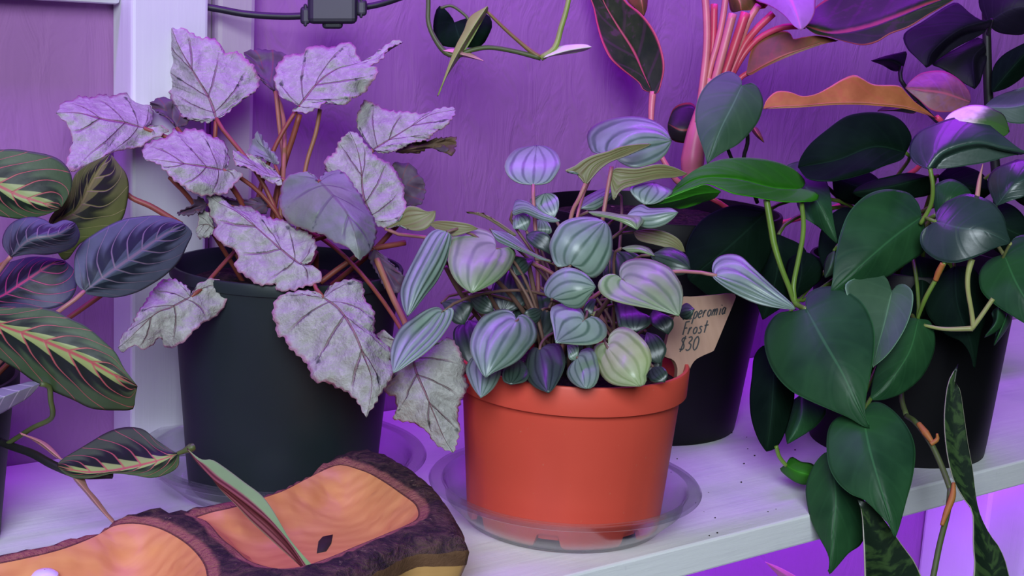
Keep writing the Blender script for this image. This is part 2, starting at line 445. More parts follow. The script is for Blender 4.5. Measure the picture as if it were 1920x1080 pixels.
# ------------------------------------------------------------------ the place
WY, SHELF_F = 0.262, -0.079          # wall plane, shelf front edge
def slab(name, b, mat, **k): return tag(box(name, b, mat, bev=.0012), kind='structure', **k)
slab('wall_back', (-.75, 1.9, WY, WY+.03, -.75, .95), MATS['wall_paint'])
# white post: a flat board with a stepped moulding
pst = box('trim_1', (-.206, -.152, WY-.036, WY-.0002, .0002, .95), MATS['white_paint'], bev=.0025); tag(pst, kind='structure')
pst2 = box('trim_2', (-.1515, -.139, WY-.012, WY-.0002, .0002, .95), MATS['grey_shaded_paint'], bev=.001); tag(pst2, kind='structure')
pst3 = box('trim_3', (-.1385, -.1085, WY-.020, WY-.0002, .0002, .95), MATS['grey_shaded_paint'], bev=.004); tag(pst3, kind='structure')
bm_ = box('trim_4', (-.74, -.2065, WY-.018, WY-.0002, .315, .36), MATS['white_paint'], bev=.003); tag(bm_, kind='structure')
sh = box('shelf_board', (-.62, 1.75, SHELF_F, WY-.0005, -.021, 0), MATS['shelf_paint'], bev=.0016)
tag(sh, 'long white painted wooden shelf board carrying all the potted plants', 'shelf')
lo = box('lower_shelf_board', (-.30, 1.75, -.20, WY-.0005, -.521, -.50), MATS['shelf_paint'], bev=.0016)
tag(lo, 'white lower shelf board below the snake plant', 'shelf')
# white cabinet below the shelf, at the right
cb = thing('storage_cabinet', (.95, WY-.05, -.50), 'white cabinet with a door panel standing under the shelf at lower right', 'cabinet')
box('body', (.775, 1.30, WY-.085, WY-.001, -.4995, -.03), MATS['white_paint'], cb, bev=.004)
dv = box('door', (.86, 1.28, WY-.095, WY-.0852, -.47, -.045), MATS['white_paint'], cb, bev=.003)
box('hinge_plate', (.872, .892, WY-.0975, WY-.0951, -.315, -.25), MATS['white_paint'], dv, bev=.001)
box('hinge_plate', (.872, .892, WY-.0975, WY-.0951, -.17, -.105), MATS['white_paint'], dv, bev=.001)
lathe('knob', [(.001, -.004), (.006, -.004), (.008, .002), (.006, .006), (.001, .007)], (0, 0, 0), MATS['white_paint'], dv, 20)
kb = bpy.data.objects[[o.name for o in dv.children if o.name.startswith('knob')][0]]
kb.rotation_euler = (math.pi/2, 0, 0); kb.location = Vector((.965, WY-.103, -.26))-WO[dv.name]
for v in kb.data.vertices: v.co += WO[kb.name]

def soil(plant, c, r, z, top=.006):
    V, F = [], []; n = 30; rings = 8; c = Vector(c)
    V.append(c+Vector((0, 0, z+top)))
    for i in range(1, rings+1):
        for j in range(n):
            t = 2*math.pi*j/n; rr = r*i/rings
            h = z+top*(1-(i/rings)**2)+.0035*noise.noise(Vector((rr*math.cos(t), rr*math.sin(t), z))*120)
            V.append(c+Vector((rr*math.cos(t), rr*math.sin(t), h)))
    for j in range(n): F.append((0, 1+j, 1+(j+1) % n))
    for i in range(rings-1):
        for j in range(n):
            b = (j+1) % n; F.append((1+i*n+j, 1+(i+1)*n+j, 1+(i+1)*n+b, 1+i*n+b))
    return build('soil', V, F, MATS['soil'], plant)
def pot(plant, c, r0, r1, h, mat_, rim_h=.016, rim_out=.003, notches=0, wall=.0022, label=None, z0=0.0):
    rr = r1-rim_out
    prof = [(r0*.55, .004), (r0-.004, .004), (r0-.0035, .0), (r0, .0), (r0+(rr-r0)*.06+.0006, .012), (rr-(rr-r0)*.10, h-rim_h-.004), (rr-.0005, h-rim_h), (r1, h-rim_h+.0006), (r1+.0006, h-.0015), (r1-.0002, h), (r1-wall, h), (r1-wall-.001, h-.004), (rr-wall, h-rim_h), (rr-wall-.002, h-rim_h-.01), (r0*.9, h*.4), (r0*.5, h*.38)]
    def zf(i, t, r, z):
        if notches and i in (2, 3):
            q = (t*notches/(2*math.pi)+.18) % 1.0
            return z + .0085*max(0, min(1, (.16-abs(q-.5))*22))
        return z
    return lathe('pot', [(r, z+z0) for r, z in prof], c, mat_, plant, 180 if notches else 96, zfun=zf, label=label)
def saucer(name, c, r, h, label):
    p = [(.001, .0004), (r*.70, .0004), (r*.73, .0009), (r*.86, h*.55), (r*.875, h*.90), (r*.90, h), (r*.985, h+.0003), (r, h-.0015), (r*.992, h-.002), (r*.91, h-.0012), (r*.885, h*.86), (r*.87, h*.53), (r*.735, .0019), (r*.70, .0014), (.001, .0014)]
    o = lathe(name, p, c, MATS['clear_plastic'], None, 128)
    return tag(o, label, 'saucer')

# ------------------------------------------------------------------ leaf builder
def pts(s): return [tuple(float(q) for q in p.split(',')) for p in s.split()]
def h_pep(u, s, a, L): return .026*L*(.5-.5*math.cos(2*math.pi*2.5*a))*(1-a**7)*math.sin(math.pi*min(1, max(0, s)))**.6
def h_beg(u, s, a, L): return .020*L*(.5-.5*math.cos(2*math.pi*(s*4.6-a*.55)))*a**.7*math.sin(math.pi*s)**.4
def h_phi(u, s, a, L): return .010*L*(min(a/.12, 1)**.7)+.004*L*math.cos(2*math.pi*(s*5-a*1.4))*a*(1-a)
def h_mar(u, s, a, L): return .008*L*(min(a/.08, 1))+.006*L*(.5-.5*math.cos(2*math.pi*(s*7.5-a*1.05)))*(1-a)*min(1, a*4)
def h_agl(u, s, a, L): return .012*L*min(a/.1, 1)
def h_none(u, s, a, L): return 0
KIND = {'pep': (h_pep, 0, 0, .0008, 1.5), 'beg': (h_beg, 2.6, .0, .0005, 2.6), 'phi': (h_phi, 0, 0, .0006, 1.5), 'mar': (h_mar, 0, 0, .0005, 1.05),
        'agl': (h_agl, 0, 0, .0006, 1.1), 'non': (h_none, 0, 0, .0006, 1.1)}
def leaf(plant, kind, front, back, spec, d, ed=(0, 0), arch=0.0, tipc=0.0, N=None, M=None, wav=1.0, under=False, root=None, rp=3.0, pm=None, q=1.3, label=None, name='leaf', lift=.6):
    hf, jag, _, thick, mp = KIND[kind]
    P = spec.split('|'); b = pts(P[0])[0]; A = pts(P[1]); t = pts(P[2])[0]; B = pts(P[3]); Mi = pts(P[4]) if len(P) > 4 else []
    size = math.hypot(t[0]-b[0], t[1]-b[1])
    N = N or (int(max(26, min(96, size/2.1))) if kind == 'beg' else int(max(16, min(52, size/4.2))))
    M = M or int(max(5, min(13, size/13)))
    La, Lb = crom([b]+A+[t], N+1), crom([b]+B+[t], N+1)
    Mm = crom([b]+Mi+[t], 201)
    # ragged margins
    sd = random.random()*50
    for Q in (La, Lb):
        if jag:
            T = np.gradient(Q, axis=0); T /= np.linalg.norm(T, axis=1)[:, None]+1e-9; nn = np.stack([-T[:, 1], T[:, 0]], 1)
            for i in range(2, N-1):
                x = i*.55*(2.1/4.2 if kind == 'beg' else 1)+sd; tooth = .55*(-1)**(i//2)*(.4+abs(noise.noise(Vector((x*.9, 7, sd)))))
                Q[i] += nn[i]*jag*wav*(tooth+1.1*noise.noise(Vector((x*1.7, 0, sd)))+.9*noise.noise(Vector((x*.6, 3, sd))))
    ax = np.array(t)-np.array(b); al = np.linalg.norm(ax)+1e-9; axn = ax/al; pn = np.array([-axn[1], axn[0]])
    db, dt = d; g = []
    S = np.linspace(0, 1, N+1)
    def mid(s):
        i = min(200, max(0, (s**mp)*200)); k = int(i); f = i-k; return Mm[k]*(1-f)+Mm[min(200, k+1)]*f
    rows = [[np.array(b)]]
    meta = [[(0., 0.)]]
    for i in range(1, N):
        m = mid(S[i]); r = []; mt = []
        for j in range(-M, M+1):
            E = La[i] if j < 0 else Lb[i]; u = j/M; r.append(m+(E-m)*abs(u)); mt.append((u, S[i]))
        rows.append(r); meta.append(mt)
    rows.append([np.array(t)]); meta.append([(0., 1.)])
    wa = max(abs((p-np.array(b))@pn - 0) for p in La) or 1; wb = max(abs((p-np.array(b))@pn) for p in Lb) or 1
    V, UV, idx, MU = [], [], [], []
    L = size*(db+dt)/2/FPX
    for r, mt in zip(rows, meta):
        row = []
        for p, (u, s) in zip(r, mt):
            axc = ((p-np.array(b))@axn)/al
            m = mid(s)
            lat = abs(u)*np.linalg.norm(((La if u < 0 else Lb)[int(round(s*N))]-m))/(wa if u < 0 else wb)
            lat = min(1.4, lat)
            dd = db+(dt-db)*axc + (ed[0] if u < 0 else ed[1])*lat**q - arch*4*max(-.1, axc*(1-axc)) + tipc*max(0, axc-.55)**2*4
            if kind == 'beg': dd += wav*.010*noise.noise(Vector((p[0]*.018, p[1]*.018, sd)))*lat + wav*.0022*noise.noise(Vector((p[0]*.06, p[1]*.06, sd+9)))
            row.append(len(V)); V.append(np.array(at(p[0], p[1], dd))); UV.append((u*.5+.5, s)); MU.append((u, s))
        idx.append(row)
    F = []
    w2 = 2*M
    for j in range(w2): F.append((idx[0][0], idx[1][j], idx[1][j+1]))
    for i in range(1, N-1):
        for j in range(w2): F.append((idx[i][j], idx[i+1][j], idx[i+1][j+1], idx[i][j+1]))
    for j in range(w2): F.append((idx[N-1][j], idx[N][0], idx[N-1][j+1]))
    V = np.array(V)
    # normals
    nrm = np.zeros_like(V)
    for f in F:
        n = np.cross(V[f[1]]-V[f[0]], V[f[2]]-V[f[0]])
        for k in f: nrm[k] += n
    tot = nrm.sum(0); view = np.array(CAM_POS)-V.mean(0)
    if tot @ view < 0: nrm = -nrm; F = [tuple(reversed(f)) for f in F]
    nrm /= np.linalg.norm(nrm, axis=1)[:, None]+1e-12
    sg = -0.6 if under else 1.0
    for k, (u, s) in enumerate(MU): V[k] += nrm[k]*sg*hf(u, s, abs(u), L)
    fm, bk = MATS[front], MATS[back]
    o = build(name, [Vector(v) for v in V], F, [fm, bk], plant, at(b[0], b[1], db), UV, label=label)
    so = o.modifiers.new('thickness', 'SOLIDIFY'); so.thickness = thick; so.offset = -1; so.material_offset = 1; so.material_offset_rim = 0
    if root is not None:
        b3 = Vector(V[idx[0][0]]); dirn = Vector(V[idx[min(3, N-1)][M]])-b3; dirn.normalize()
        r3 = Vector(root); hgt = max(.02, (b3-r3).length)
        c1 = r3+Vector((0, 0, hgt*lift)); c2 = b3-dirn*hgt*.18+Vector((0, 0, .0))-FWD*(-.004)
        Q = []
        for i in range(11):
            s = i/10; Q.append(r3*(1-s)**3+c1*3*s*(1-s)**2+c2*3*s*s*(1-s)+(b3+FWD*.0008)*s**3)
        rad = rp*db/FPX
        tube('petiole', Q, [rad*1.25, rad, rad*.9], MATS[pm or 'petiole_brown'], o, n=14, k=7)
    return o

# ================================================================== begonia
BC = (-.130, .146, 0)
beg = thing('potted_begonia', BC, 'silver-leaved rex begonia with ragged pink leaf edges in a dark green pot', 'potted plant')
pot(beg, BC, .063, .0765, .150, MATS['green_black_plastic'], .008, .0010, z0=.002, label='dark green-black plastic pot')
soil(beg, BC, .071, .136)
saucer('plant_saucer', BC, .098, .024, 'clear plastic saucer under the dark green begonia pot')
BR = Vector(BC)+Vector((0, 0, .138))
def bl(spec, d, mt='begonia_top', ed=(0, 0), arch=.0, root=True, rp=4.5, pm='petiole_red', **k):
    r = BR+Vector((random.uniform(-.022, .022), random.uniform(-.022, .022), 0)) if root else None
    return leaf(beg, 'beg', mt, 'begonia_under', spec, d, ed, arch, root=r, rp=rp, pm=pm, **k)
bl('405,222|390,230 370,227 350,222 332,207 322,185 317,165 305,145 299,122 306,102 306,72 307,45|315,34|420,215 435,204 457,185 480,170 486,152 480,130 465,115 445,96 422,102 412,87 395,72 375,71 352,59 332,45|392,185 365,140 340,97 327,67', (.893, .915), ed=(.012, .02))
bl('268,240|285,230 285,207 270,190 252,182 235,175 215,179 190,179 170,184 147,181 135,190 117,195|105,212|297,236 317,245 300,256 282,262 265,275 237,280 212,285 192,292 175,312 155,317 135,321 122,315 129,285 136,265 132,250 122,230 110,217|232,229 190,222 150,212', (.878, .848), ed=(.045, -.022), arch=.006)
bl('330,238|318,222 300,212 285,203|281,192|345,236 357,224 340,212 328,200 322,186 304,182 292,186|315,210 298,197', (.905, .90), 'begonia_under', under=True)
bl('417,319|425,317 431,297 420,270 395,252 370,245 350,241 340,249 325,243 315,255 285,265 267,280|272,300|440,320 453,327 447,340 432,355 410,365 370,365 340,347 315,327 300,310 288,304|380,312 330,305 295,300', (.868, .848), ed=(.035, -.012), arch=.010)
bl('527,334|522,326 502,310 477,292 452,287|437,281|527,346 512,345 490,332 465,314 440,307|500,325 465,302', (.875, .87), ed=(.012, -.004), rp=4)
bl('515,308|505,302 466,287 472,270|482,245|523,306 510,282 492,256|497,280', (.892, .895), 'begonia_green', rp=3.5)
bl('500,384|490,370 470,372 440,375 425,370|410,366|500,398 478,402 445,392 425,380|465,380 430,374', (.893, .895), 'begonia_under', under=True)
bl('562,198|552,195 540,187 522,175 514,152 520,127 535,107 555,99 565,104 580,92 605,85 627,89 645,82 662,85 667,100 675,112 690,113 715,93 738,74|756,79|550,209 570,212 590,207 610,195 630,195 652,195 660,182 680,175 700,155 710,137 706,126 696,122 718,109 733,87|595,155 630,130 665,122 692,118 717,102', (.90, .935), ed=(.018, -.006), pm='petiole_red')
bl('515,171|505,162 495,155 470,125|457,98|516,157 518,127 535,102 515,95 477,92|490,125', (.925, .935), 'begonia_under', under=True, pm='petiole_tan')
bl('562,495|575,494 590,480 592,460 582,440 565,432 540,420 515,410 485,400 460,387 427,385 412,370|387,362|571,500 586,498 600,510 600,527 585,537 565,540 542,547 522,546 515,532 490,537 467,522 440,500 447,482 440,472 425,462 410,452 399,440 407,425 395,402 390,380|525,465 480,425 445,397 410,380', (.832, .862), ed=(.016, -.006), wav=1.2)
bl('600,341|592,338 590,329 575,322 550,327 532,342 524,365 525,387 535,410 548,422 570,430 605,440 622,452 650,464|675,489|603,331 613,323 635,320 650,330 665,352 680,377 695,402 705,427 705,447 692,470|620,360 648,395 666,440', (.852, .822), 'begonia_green', ed=(.010, .022), arch=.012, wav=.7)
bl('700,412|695,405 680,372 665,352 650,330 635,320 612,320 612,300 625,287 637,267 645,255|655,246|705,420 715,426 732,425 750,410 760,390 757,360 750,335 742,320 725,305 705,292 687,272 672,252|682,370 678,320 670,280', (.868, .888), ed=(.006, .010))
bl('700,281|692,267 672,245 672,217 680,190 695,192 715,202 737,207 775,212 800,210 825,204 848,201|854,206|712,287 737,285 765,272 802,260 812,250 837,235 852,217|730,262 770,237 807,215', (.905, .915), ed=(.025, -.006), arch=.006, pm='petiole_tan')
bl('742,285|770,267 810,262 850,257|856,268|755,287 790,285 807,275 835,275 842,290 851,288|790,275 830,266', (.903, .915), 'begonia_dry', root=False, wav=1.4)
bl('742,372|738,340 737,307 765,305 782,320|797,345|760,382 780,385 795,370|765,345', (.92, .925), 'begonia_under', under=True, pm='petiole_tan')
bl('607,559|600,552 587,547 562,545 532,552 515,567 510,587 515,607 519,627 535,636 542,652 556,665 572,680 585,700 592,715 610,717 632,727 655,737 670,755 677,767|687,783|612,545 625,532 647,525 667,525 679,535 682,555 692,572 701,587 700,610 704,630 720,647 732,660 738,700 732,715 717,732 710,740 700,760|635,577 662,617 680,660 697,707 695,745', (.812, .79), ed=(.010, .020), arch=.004)
bl('772,662|745,640 722,619 708,626 717,645 738,668 738,705 722,735 740,747 746,765 740,787 760,791 785,797 805,815 820,832 834,843|850,849|800,652 840,636 857,647 867,665 872,687 871,705 878,727 870,740 860,755 859,775 861,800 861,820 855,838|780,697 800,742 815,780 832,820', (.828, .812), ed=(.014, .012), arch=.004)
bl('357,557|355,542 335,527 307,525 292,537 275,562 260,587 245,612 230,630|221,652|362,547 375,531 397,522 415,529 425,542 427,557 422,575 405,592 380,607 360,625 347,640 325,651 307,647 300,632 287,647 265,655 252,647 230,660|322,575 295,585 262,615 237,640', (.83, .815), ed=(.014, .004), arch=.008)
bl('402,428|395,405 385,392 374,400|367,436|398,440 385,445 375,447|385,420', (.866, .862), rp=3)
bl('388,384|375,368 360,383 345,391|331,400|380,395 365,400 350,403|360,390', (.868, .86), 'begonia_under', rp=3, wav=1.5)
bl('703,468|690,480 702,505 716,530 727,547|747,550|717,478 738,497 757,520 754,540|722,505', (.86, .85), 'begonia_under', rp=3)
# bare red stems
for p, r, m in ([[(405, 224, .894), (403, 262, .894), (400, 330, .90), (440, 470, .905), (500, 560, .91)], 4.2, 'petiole_red'],
                [[(600, 205, .915), (592, 250, .915), (573, 315, .912), (560, 420, .91), (545, 560, .91)], 4.2, 'petiole_tan'],
                [[(517, 172, .924), (524, 240, .92), (531, 303, .915), (525, 420, .91), (520, 560, .91)], 4.2, 'petiole_tan'],
                [[(562, 214, .902), (550, 255, .905), (531, 315, .908), (512, 400, .91), (500, 560, .91)], 5.5, 'petiole_red'],
                [[(430, 345, .872), (455, 385, .885), (490, 470, .90), (520, 570, .91)], 4.5, 'petiole_red'],
                [[(318, 332, .855), (360, 378, .868), (420, 470, .89), (480, 570, .91)], 4.5, 'petiole_red'],
                [[(706, 486, .852), (735, 555, .842), (762, 612, .832), (772, 662, .829)], 6, 'petiole_tan'],
                [[(600, 530, .87), (640, 500, .875), (690, 470, .88), (760, 455, .89)], 5.5, 'petiole_red'],
                [[(745, 422, .89), (700, 470, .893), (640, 520, .90), (580, 570, .91)], 5, 'petiole_red']):
    ptube('stem', p, r, MATS[m], beg)

# ================================================================== peperomia
PC = (0, 0, 0)
pep = thing('potted_peperomia', PC, 'peperomia with silvery green heart-shaped leaves in a terracotta-red plastic pot', 'potted plant')
pot(pep, PC, .0632, .0745, .106, MATS['terracotta_plastic'], .0185, .0035, notches=7, z0=.002, label='terracotta-red plastic pot with notched base')
soil(pep, PC, .0692, .095, .006)
saucer('plant_saucer', PC, .0895, .0255, 'clear plastic saucer under the terracotta-red pot')
def pl(spec, d, mt='pep_silver', ed=(0, 0), arch=.004, pr=True, rp=3.2, pm='petiole_brown', bk='pep_under', rad=.035, **k):
    a = random.uniform(0, 6.28); r = random.uniform(.2, 1)*rad
    root = Vector((r*math.cos(a), r*math.sin(a), .094)) if pr else None
    return leaf(pep, 'pep', mt, bk, spec, d, ed, arch, root=root, rp=rp, pm=pm, **k)
pl('1000,346|983,345 970,342 955,332 947,318 947,305 957,288 973,277|1006,272|1017,345 1032,340 1045,323 1051,307 1045,288 1028,275|1002,310', (.895, .925), pm='petiole_pink', rp=4)
pl('1150,286|1113,287 1102,268 1101,250 1110,238 1128,228 1152,221 1180,218 1207,220 1230,228 1248,241|1260,264|1155,297 1165,306 1187,314 1210,311 1232,303 1250,287|1190,262 1225,258', (.90, .915), ed=(.035, -.004), pm='petiole_pink')
pl('1098,346|1088,332 1075,322 1058,320 1078,311 1090,302 1110,292 1140,284 1165,275 1195,271|1222,270|1112,330 1128,314 1148,301 1175,291 1203,279|1112,312 1150,292 1190,276', (.87, .88), 'pep_under', bk='pep_silver', under=True, pr=False)
ptube('petiole', [(1098, 344, .871), (1086, 372, .872), (1070, 410, .876), (1060, 520, .88)], 4, MATS['petiole_pink'], pep)
pl('1147,325|1155,315 1175,315 1197,316 1218,311 1240,308 1265,314|1290,326|1145,345 1150,376 1157,364 1170,353 1190,347 1215,339 1240,334 1265,332|1190,330 1240,322', (.885, .895), 'pep_under', bk='pep_silver', under=True, pr=False)
ptube('petiole', [(1147, 312, .884), (1140, 350, .884), (1131, 405, .884), (1115, 520, .885)], 4, MATS['petiole_pink'], pep)
pl('1150,356|1135,352 1110,362 1090,375|1087,391|1150,368 1130,385 1113,394|1120,372', (.925, .91), ed=(.02, 0))
pl('1208,383|1195,375 1183,360 1183,348 1205,343|1228,342|1222,383 1238,378 1253,368 1262,358 1250,350|1214,362', (.89, .905), 'pep_silver')
pl('1175,405|1185,392 1203,383 1218,390 1240,390 1258,390|1272,398|1195,420 1210,427 1228,427 1247,421 1262,410|1215,405 1250,400', (.87, .862), ed=(.012, 0))
pl('1102,397|1128,397 1150,399 1173,404 1197,404 1210,410|1195,431|1113,404 1138,409 1160,415 1180,424|1150,405 1180,414', (.866, .85), 'pep_pale', ed=(.012, 0))
pl('1188,435|1213,430 1238,432 1260,440 1277,453|1285,473|1197,450 1230,459 1263,467|1220,443 1255,452', (.89, .885), 'pep_under', bk='pep_silver', under=True)
pl('1220,478|1250,463 1275,470 1290,483|1295,504|1225,492 1240,506 1262,516 1284,514|1255,488', (.88, .868), 'pep_shaded', ed=(.008, 0))
pl('1165,465|1188,459 1207,461 1220,467|1229,481|1180,473 1200,473 1218,478|1195,466', (.855, .845), 'pep_pale', ed=(.01, 0))
pl('1070,496|1055,500 1045,500 1037,490 1031,472 1030,458 1037,440 1048,422 1063,412 1083,407 1103,406 1121,409|1134,415|1078,501 1090,507 1103,518 1113,522 1127,513 1138,498 1147,477 1149,457 1147,437 1142,424|1085,470 1110,440', (.822, .838), ed=(.006, .006), arch=.008)
pl('1036,559|1025,557 1019,543 1025,527 1038,512 1057,502 1073,502 1093,510 1108,523|1118,538|1050,567 1067,577 1090,577 1107,555|1062,548 1090,543', (.818, .812), ed=(.008, .004), arch=.006)
pl('1091,605|1097,595 1092,583 1083,575 1055,569 1034,576 1032,592 1037,613 1041,635|1043,642|1099,598 1113,592 1128,600 1138,613 1137,630 1123,642 1103,646 1083,646 1063,644|1076,618 1058,630', (.812, .79), ed=(.016, -.004), arch=-.003)
pl('966,604|967,594 957,582 940,579 920,585 903,595 888,618 881,642 883,663 892,682 901,698|911,709|970,594 979,589 990,593 1002,605 1008,622 1005,638 993,653 977,672 960,684 937,694 922,701|942,640 922,682', (.812, .782), ed=(.012, .010), arch=.008)
pl('828,587|832,584 820,575 800,580 775,595 750,615 735,645 732,672|737,700|836,582 845,576 851,584 845,605 825,635 800,660 770,681 748,695|807,620 770,660', (.815, .785), ed=(.014, -.004), arch=.004)
pl('838,435|817,430 800,442 785,467 772,492 757,522 750,547 754,573|764,594|846,441 846,457 837,492 820,527 797,556 777,581|815,480 785,537', (.832, .80), ed=(.012, .006), arch=.006)
pl('930,467|930,457 922,437 900,427 870,422 852,432 843,467 840,490 847,515 862,535|885,550|938,466 955,463 967,473 962,492 952,508 932,527 907,541|915,490 900,520', (.835, .805), 'pep_pale', ed=(.016, .006), arch=.008)
pl('805,420|820,414 850,415 880,420|897,429|820,432 835,438 855,442|850,428', (.845, .84), 'pep_under', bk='pep_silver', under=True, pr=False)
pl('722,428|750,412 763,388 782,388 800,396|817,395|750,423 770,431 785,433 802,428 815,412|770,412', (.865, .86), 'pep_under', bk='pep_silver', under=True, rp=4, pm='petiole_pink')
pl('968,442|950,427 930,414 905,402|872,397|955,437 930,421 905,407|910,404', (.87, .90), 'pep_under', bk='pep_under', pr=False)
pl('920,430|933,435 953,437 970,448 983,460 998,475|1036,491|930,450 943,458 967,468 993,478 1015,487|955,450 990,472', (.858, .835), ed=(.014, 0))
pl('961,396|967,375 987,377 1007,390 1020,400|1052,414|962,404 980,399 993,404 1010,411 1035,417|985,390 1015,402', (.885, .86), ed=(.016, 0))
pl('1040,408|1020,400 1003,388 993,375 1007,367|1022,362|1047,392 1047,373 1037,363|1028,385', (.893, .905))
pl('987,433|975,430 962,428 963,410|970,400|995,415 990,400 980,399|978,415', (.89, .895), 'pep_silver')
pl('1012,442|1003,425 1005,414|1013,411|1034,437 1030,420 1022,413|1016,425', (.90, .905))
pl('1036,480|1018,470 1000,462 988,450|986,440|1034,466 1030,442 1010,433 997,434|1015,452', (.868, .872), 'pep_shaded')
pl('1003,486|980,482 965,482 960,498|967,517|995,497 985,512|980,498', (.87, .85), 'pep_shaded')
pl('908,662|885,670 873,690 877,708 887,728|901,746|925,672 940,694 930,722 914,739|906,700', (.82, .790), 'pep_silver', ed=(.008, .008))
pl('965,668|945,690 943,712|958,721|992,688 987,713|962,700', (.825, .797), 'pep_shaded')
pl('1012,656|1002,650 991,660 985,680 985,704 1001,725|1028,737|1024,646 1048,645 1058,662 1060,683 1053,704 1039,728|1019,690', (.82, .788), 'pep_shaded', ed=(.008, .008))
pl('1083,672|1072,680 1062,697 1068,713 1083,725|1098,729|1088,658 1103,652 1115,657 1122,680 1124,700 1118,720 1108,728|1093,700', (.812, .792), ed=(.006, .006))
pl('1141,654|1142,643 1123,643 1113,652 1112,670 1120,688 1128,705 1142,718 1162,724|1200,725|1140,635 1147,622 1163,613 1183,617 1200,630 1215,648 1222,670 1218,692 1212,703 1213,718|1165,682 1187,706', (.808, .788), 'pep_lime', ed=(.008, .010), arch=.008)
pl('1171,529|1163,521 1161,507 1168,493 1187,485 1213,485 1237,492 1257,503 1270,520 1278,535 1281,553 1278,577|1273,593|1165,522 1153,514 1137,515 1123,527 1122,542 1135,557 1162,567 1190,573 1220,579 1250,586|1207,548 1240,572', (.812, .79), 'pep_pale', ed=(.022, -.006), arch=.004)
pl('1345,517|1335,509 1338,491 1350,480 1370,476 1390,481 1411,500 1450,537 1482,566|1493,581|1336,520 1357,538 1389,557 1420,570 1458,578|1400,535 1450,562', (.842, .83), ed=(.018, 0), arch=.006, rp=4, pm='petiole_pink')
pl('1185,573|1165,566 1152,567 1157,597 1163,615|1190,623|1200,584 1218,593 1219,607 1205,618|1186,600', (.84, .825), 'pep_shaded')
pl('1225,580|1217,595 1224,610|1253,628|1240,586 1260,597 1263,612|1238,602', (.845, .835), 'pep_shaded')
pl('1272,589|1278,574 1289,568|1303,580|1280,598 1293,598|1287,584', (.845, .835), 'pep_shaded', ed=(.01, 0))
pl('1100,600|1094,580 1104,562|1118,560|1117,582 1110,598|1108,580', (.835, .84), 'pep_shaded')
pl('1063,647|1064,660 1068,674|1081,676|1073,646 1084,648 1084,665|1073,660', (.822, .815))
pl('1225,688|1214,700 1222,715|1247,717|1243,688 1252,702|1236,704', (.83, .818), 'pep_shaded')
pl('1212,622|1205,650 1218,675|1238,683|1235,630 1250,655|1226,655', (.86, .85), 'pep_shaded')
pl('828,568|840,590 852,606|871,609|850,560 882,566 886,578|855,585', (.855, .845), 'pep_shaded')
pl('882,556|890,551 907,552 920,565|927,584|882,565 893,583 908,589|905,570', (.845, .835), 'pep_shaded')
pl('1016,581|1000,577 985,584|981,592|1012,600 998,606|998,590', (.85, .84), 'pep_shaded')
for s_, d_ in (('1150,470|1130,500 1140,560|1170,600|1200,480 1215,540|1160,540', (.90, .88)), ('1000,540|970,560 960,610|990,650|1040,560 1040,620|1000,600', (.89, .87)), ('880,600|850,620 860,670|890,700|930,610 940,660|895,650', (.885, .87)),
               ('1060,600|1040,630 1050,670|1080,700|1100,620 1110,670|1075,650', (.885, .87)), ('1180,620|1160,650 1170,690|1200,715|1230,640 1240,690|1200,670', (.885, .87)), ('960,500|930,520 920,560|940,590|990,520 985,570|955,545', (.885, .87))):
    pl(s_, d_, 'pep_shaded')  # filler leaves behind the others, coloured dark to stand for shade
for p in ([(835, 500, .85), (862, 548, .86), (900, 600, .875)], [(932, 526, .85), (960, 556, .86), (990, 596, .875)], [(960, 508, .86), (978, 545, .865), (998, 590, .875)], [(910, 540, .86), (940, 590, .87), (985, 630, .88)],
          [(1150, 550, .84), (1128, 580, .85), (1105, 615, .87)], [(990, 490, .87), (1000, 540, .875), (1010, 600, .88)], [(815, 440, .86), (850, 520, .87), (920, 610, .88)]):
    ptube('petiole', p, 4.5, MATS['petiole_brown'], pep)

# ================================================================== philodendron
FC = (.352, .004, 0)
phi = thing('potted_philodendron', FC, 'dark green heart-leaf philodendron trailing over the shelf edge from a black pot', 'potted plant')
pot(phi, FC, .069, .082, .150, MATS['black_plastic'], .018, .003, label='black plastic pot')
soil(phi, FC, .074, .135)
FR = Vector(FC)+Vector((0, 0, .138))
def fl(spec, d, mt='phil_green', ed=(.012, .012), arch=.008, root=True, rp=4.0, pm='stem_green', bk='phil_green', **k):
    r = FR+Vector((random.uniform(-.04, .03), random.uniform(-.03, .04), 0)) if root else None
    return leaf(phi, 'phi', mt, bk, spec, d, ed, arch, root=r, rp=rp, pm=pm, **k)
fl('1391,160|1389,149 1375,137 1360,136 1335,150 1317,170 1306,197 1304,225 1309,252 1318,278 1323,296|1326,308|1396,160 1410,156 1422,167 1430,190 1427,212 1415,237 1385,269 1358,284 1338,297|1375,195 1350,245', (1.00, .975), 'phil_grey', root=False)
ptube('petiole', [(1391, 161, 1.001), (1394, 200, 1.01), (1402, 262, 1.02), (1395, 305, 1.03), (1420, 380, 1.05)], 4, MATS['stem_dark'], phi)
ptube('petiole', [(1358, 262, 1.02), (1372, 298, 1.025), (1400, 360, 1.04)], 3.5, MATS['stem_dark'], phi)
fl('1500,355|1508,345 1502,332 1482,316 1450,304 1412,298 1375,298 1340,304 1305,319 1275,342 1250,370|1210,386|1528,363 1534,371 1522,378 1487,381 1450,378 1412,371 1375,365 1350,355 1325,346 1300,353 1265,366 1235,379|1450,352 1380,335 1310,335 1260,362', (.985, .90), 'phil_bright', ed=(.018, -.010), arch=.010, root=False)
fl('1352,360|1325,347 1305,352 1275,363 1240,377|1207,388|1340,373 1312,382 1280,391 1250,391 1225,390|1310,364 1270,376', (.924, .897), 'phil_bright', ed=(-.004, .012), root=False, under=True)
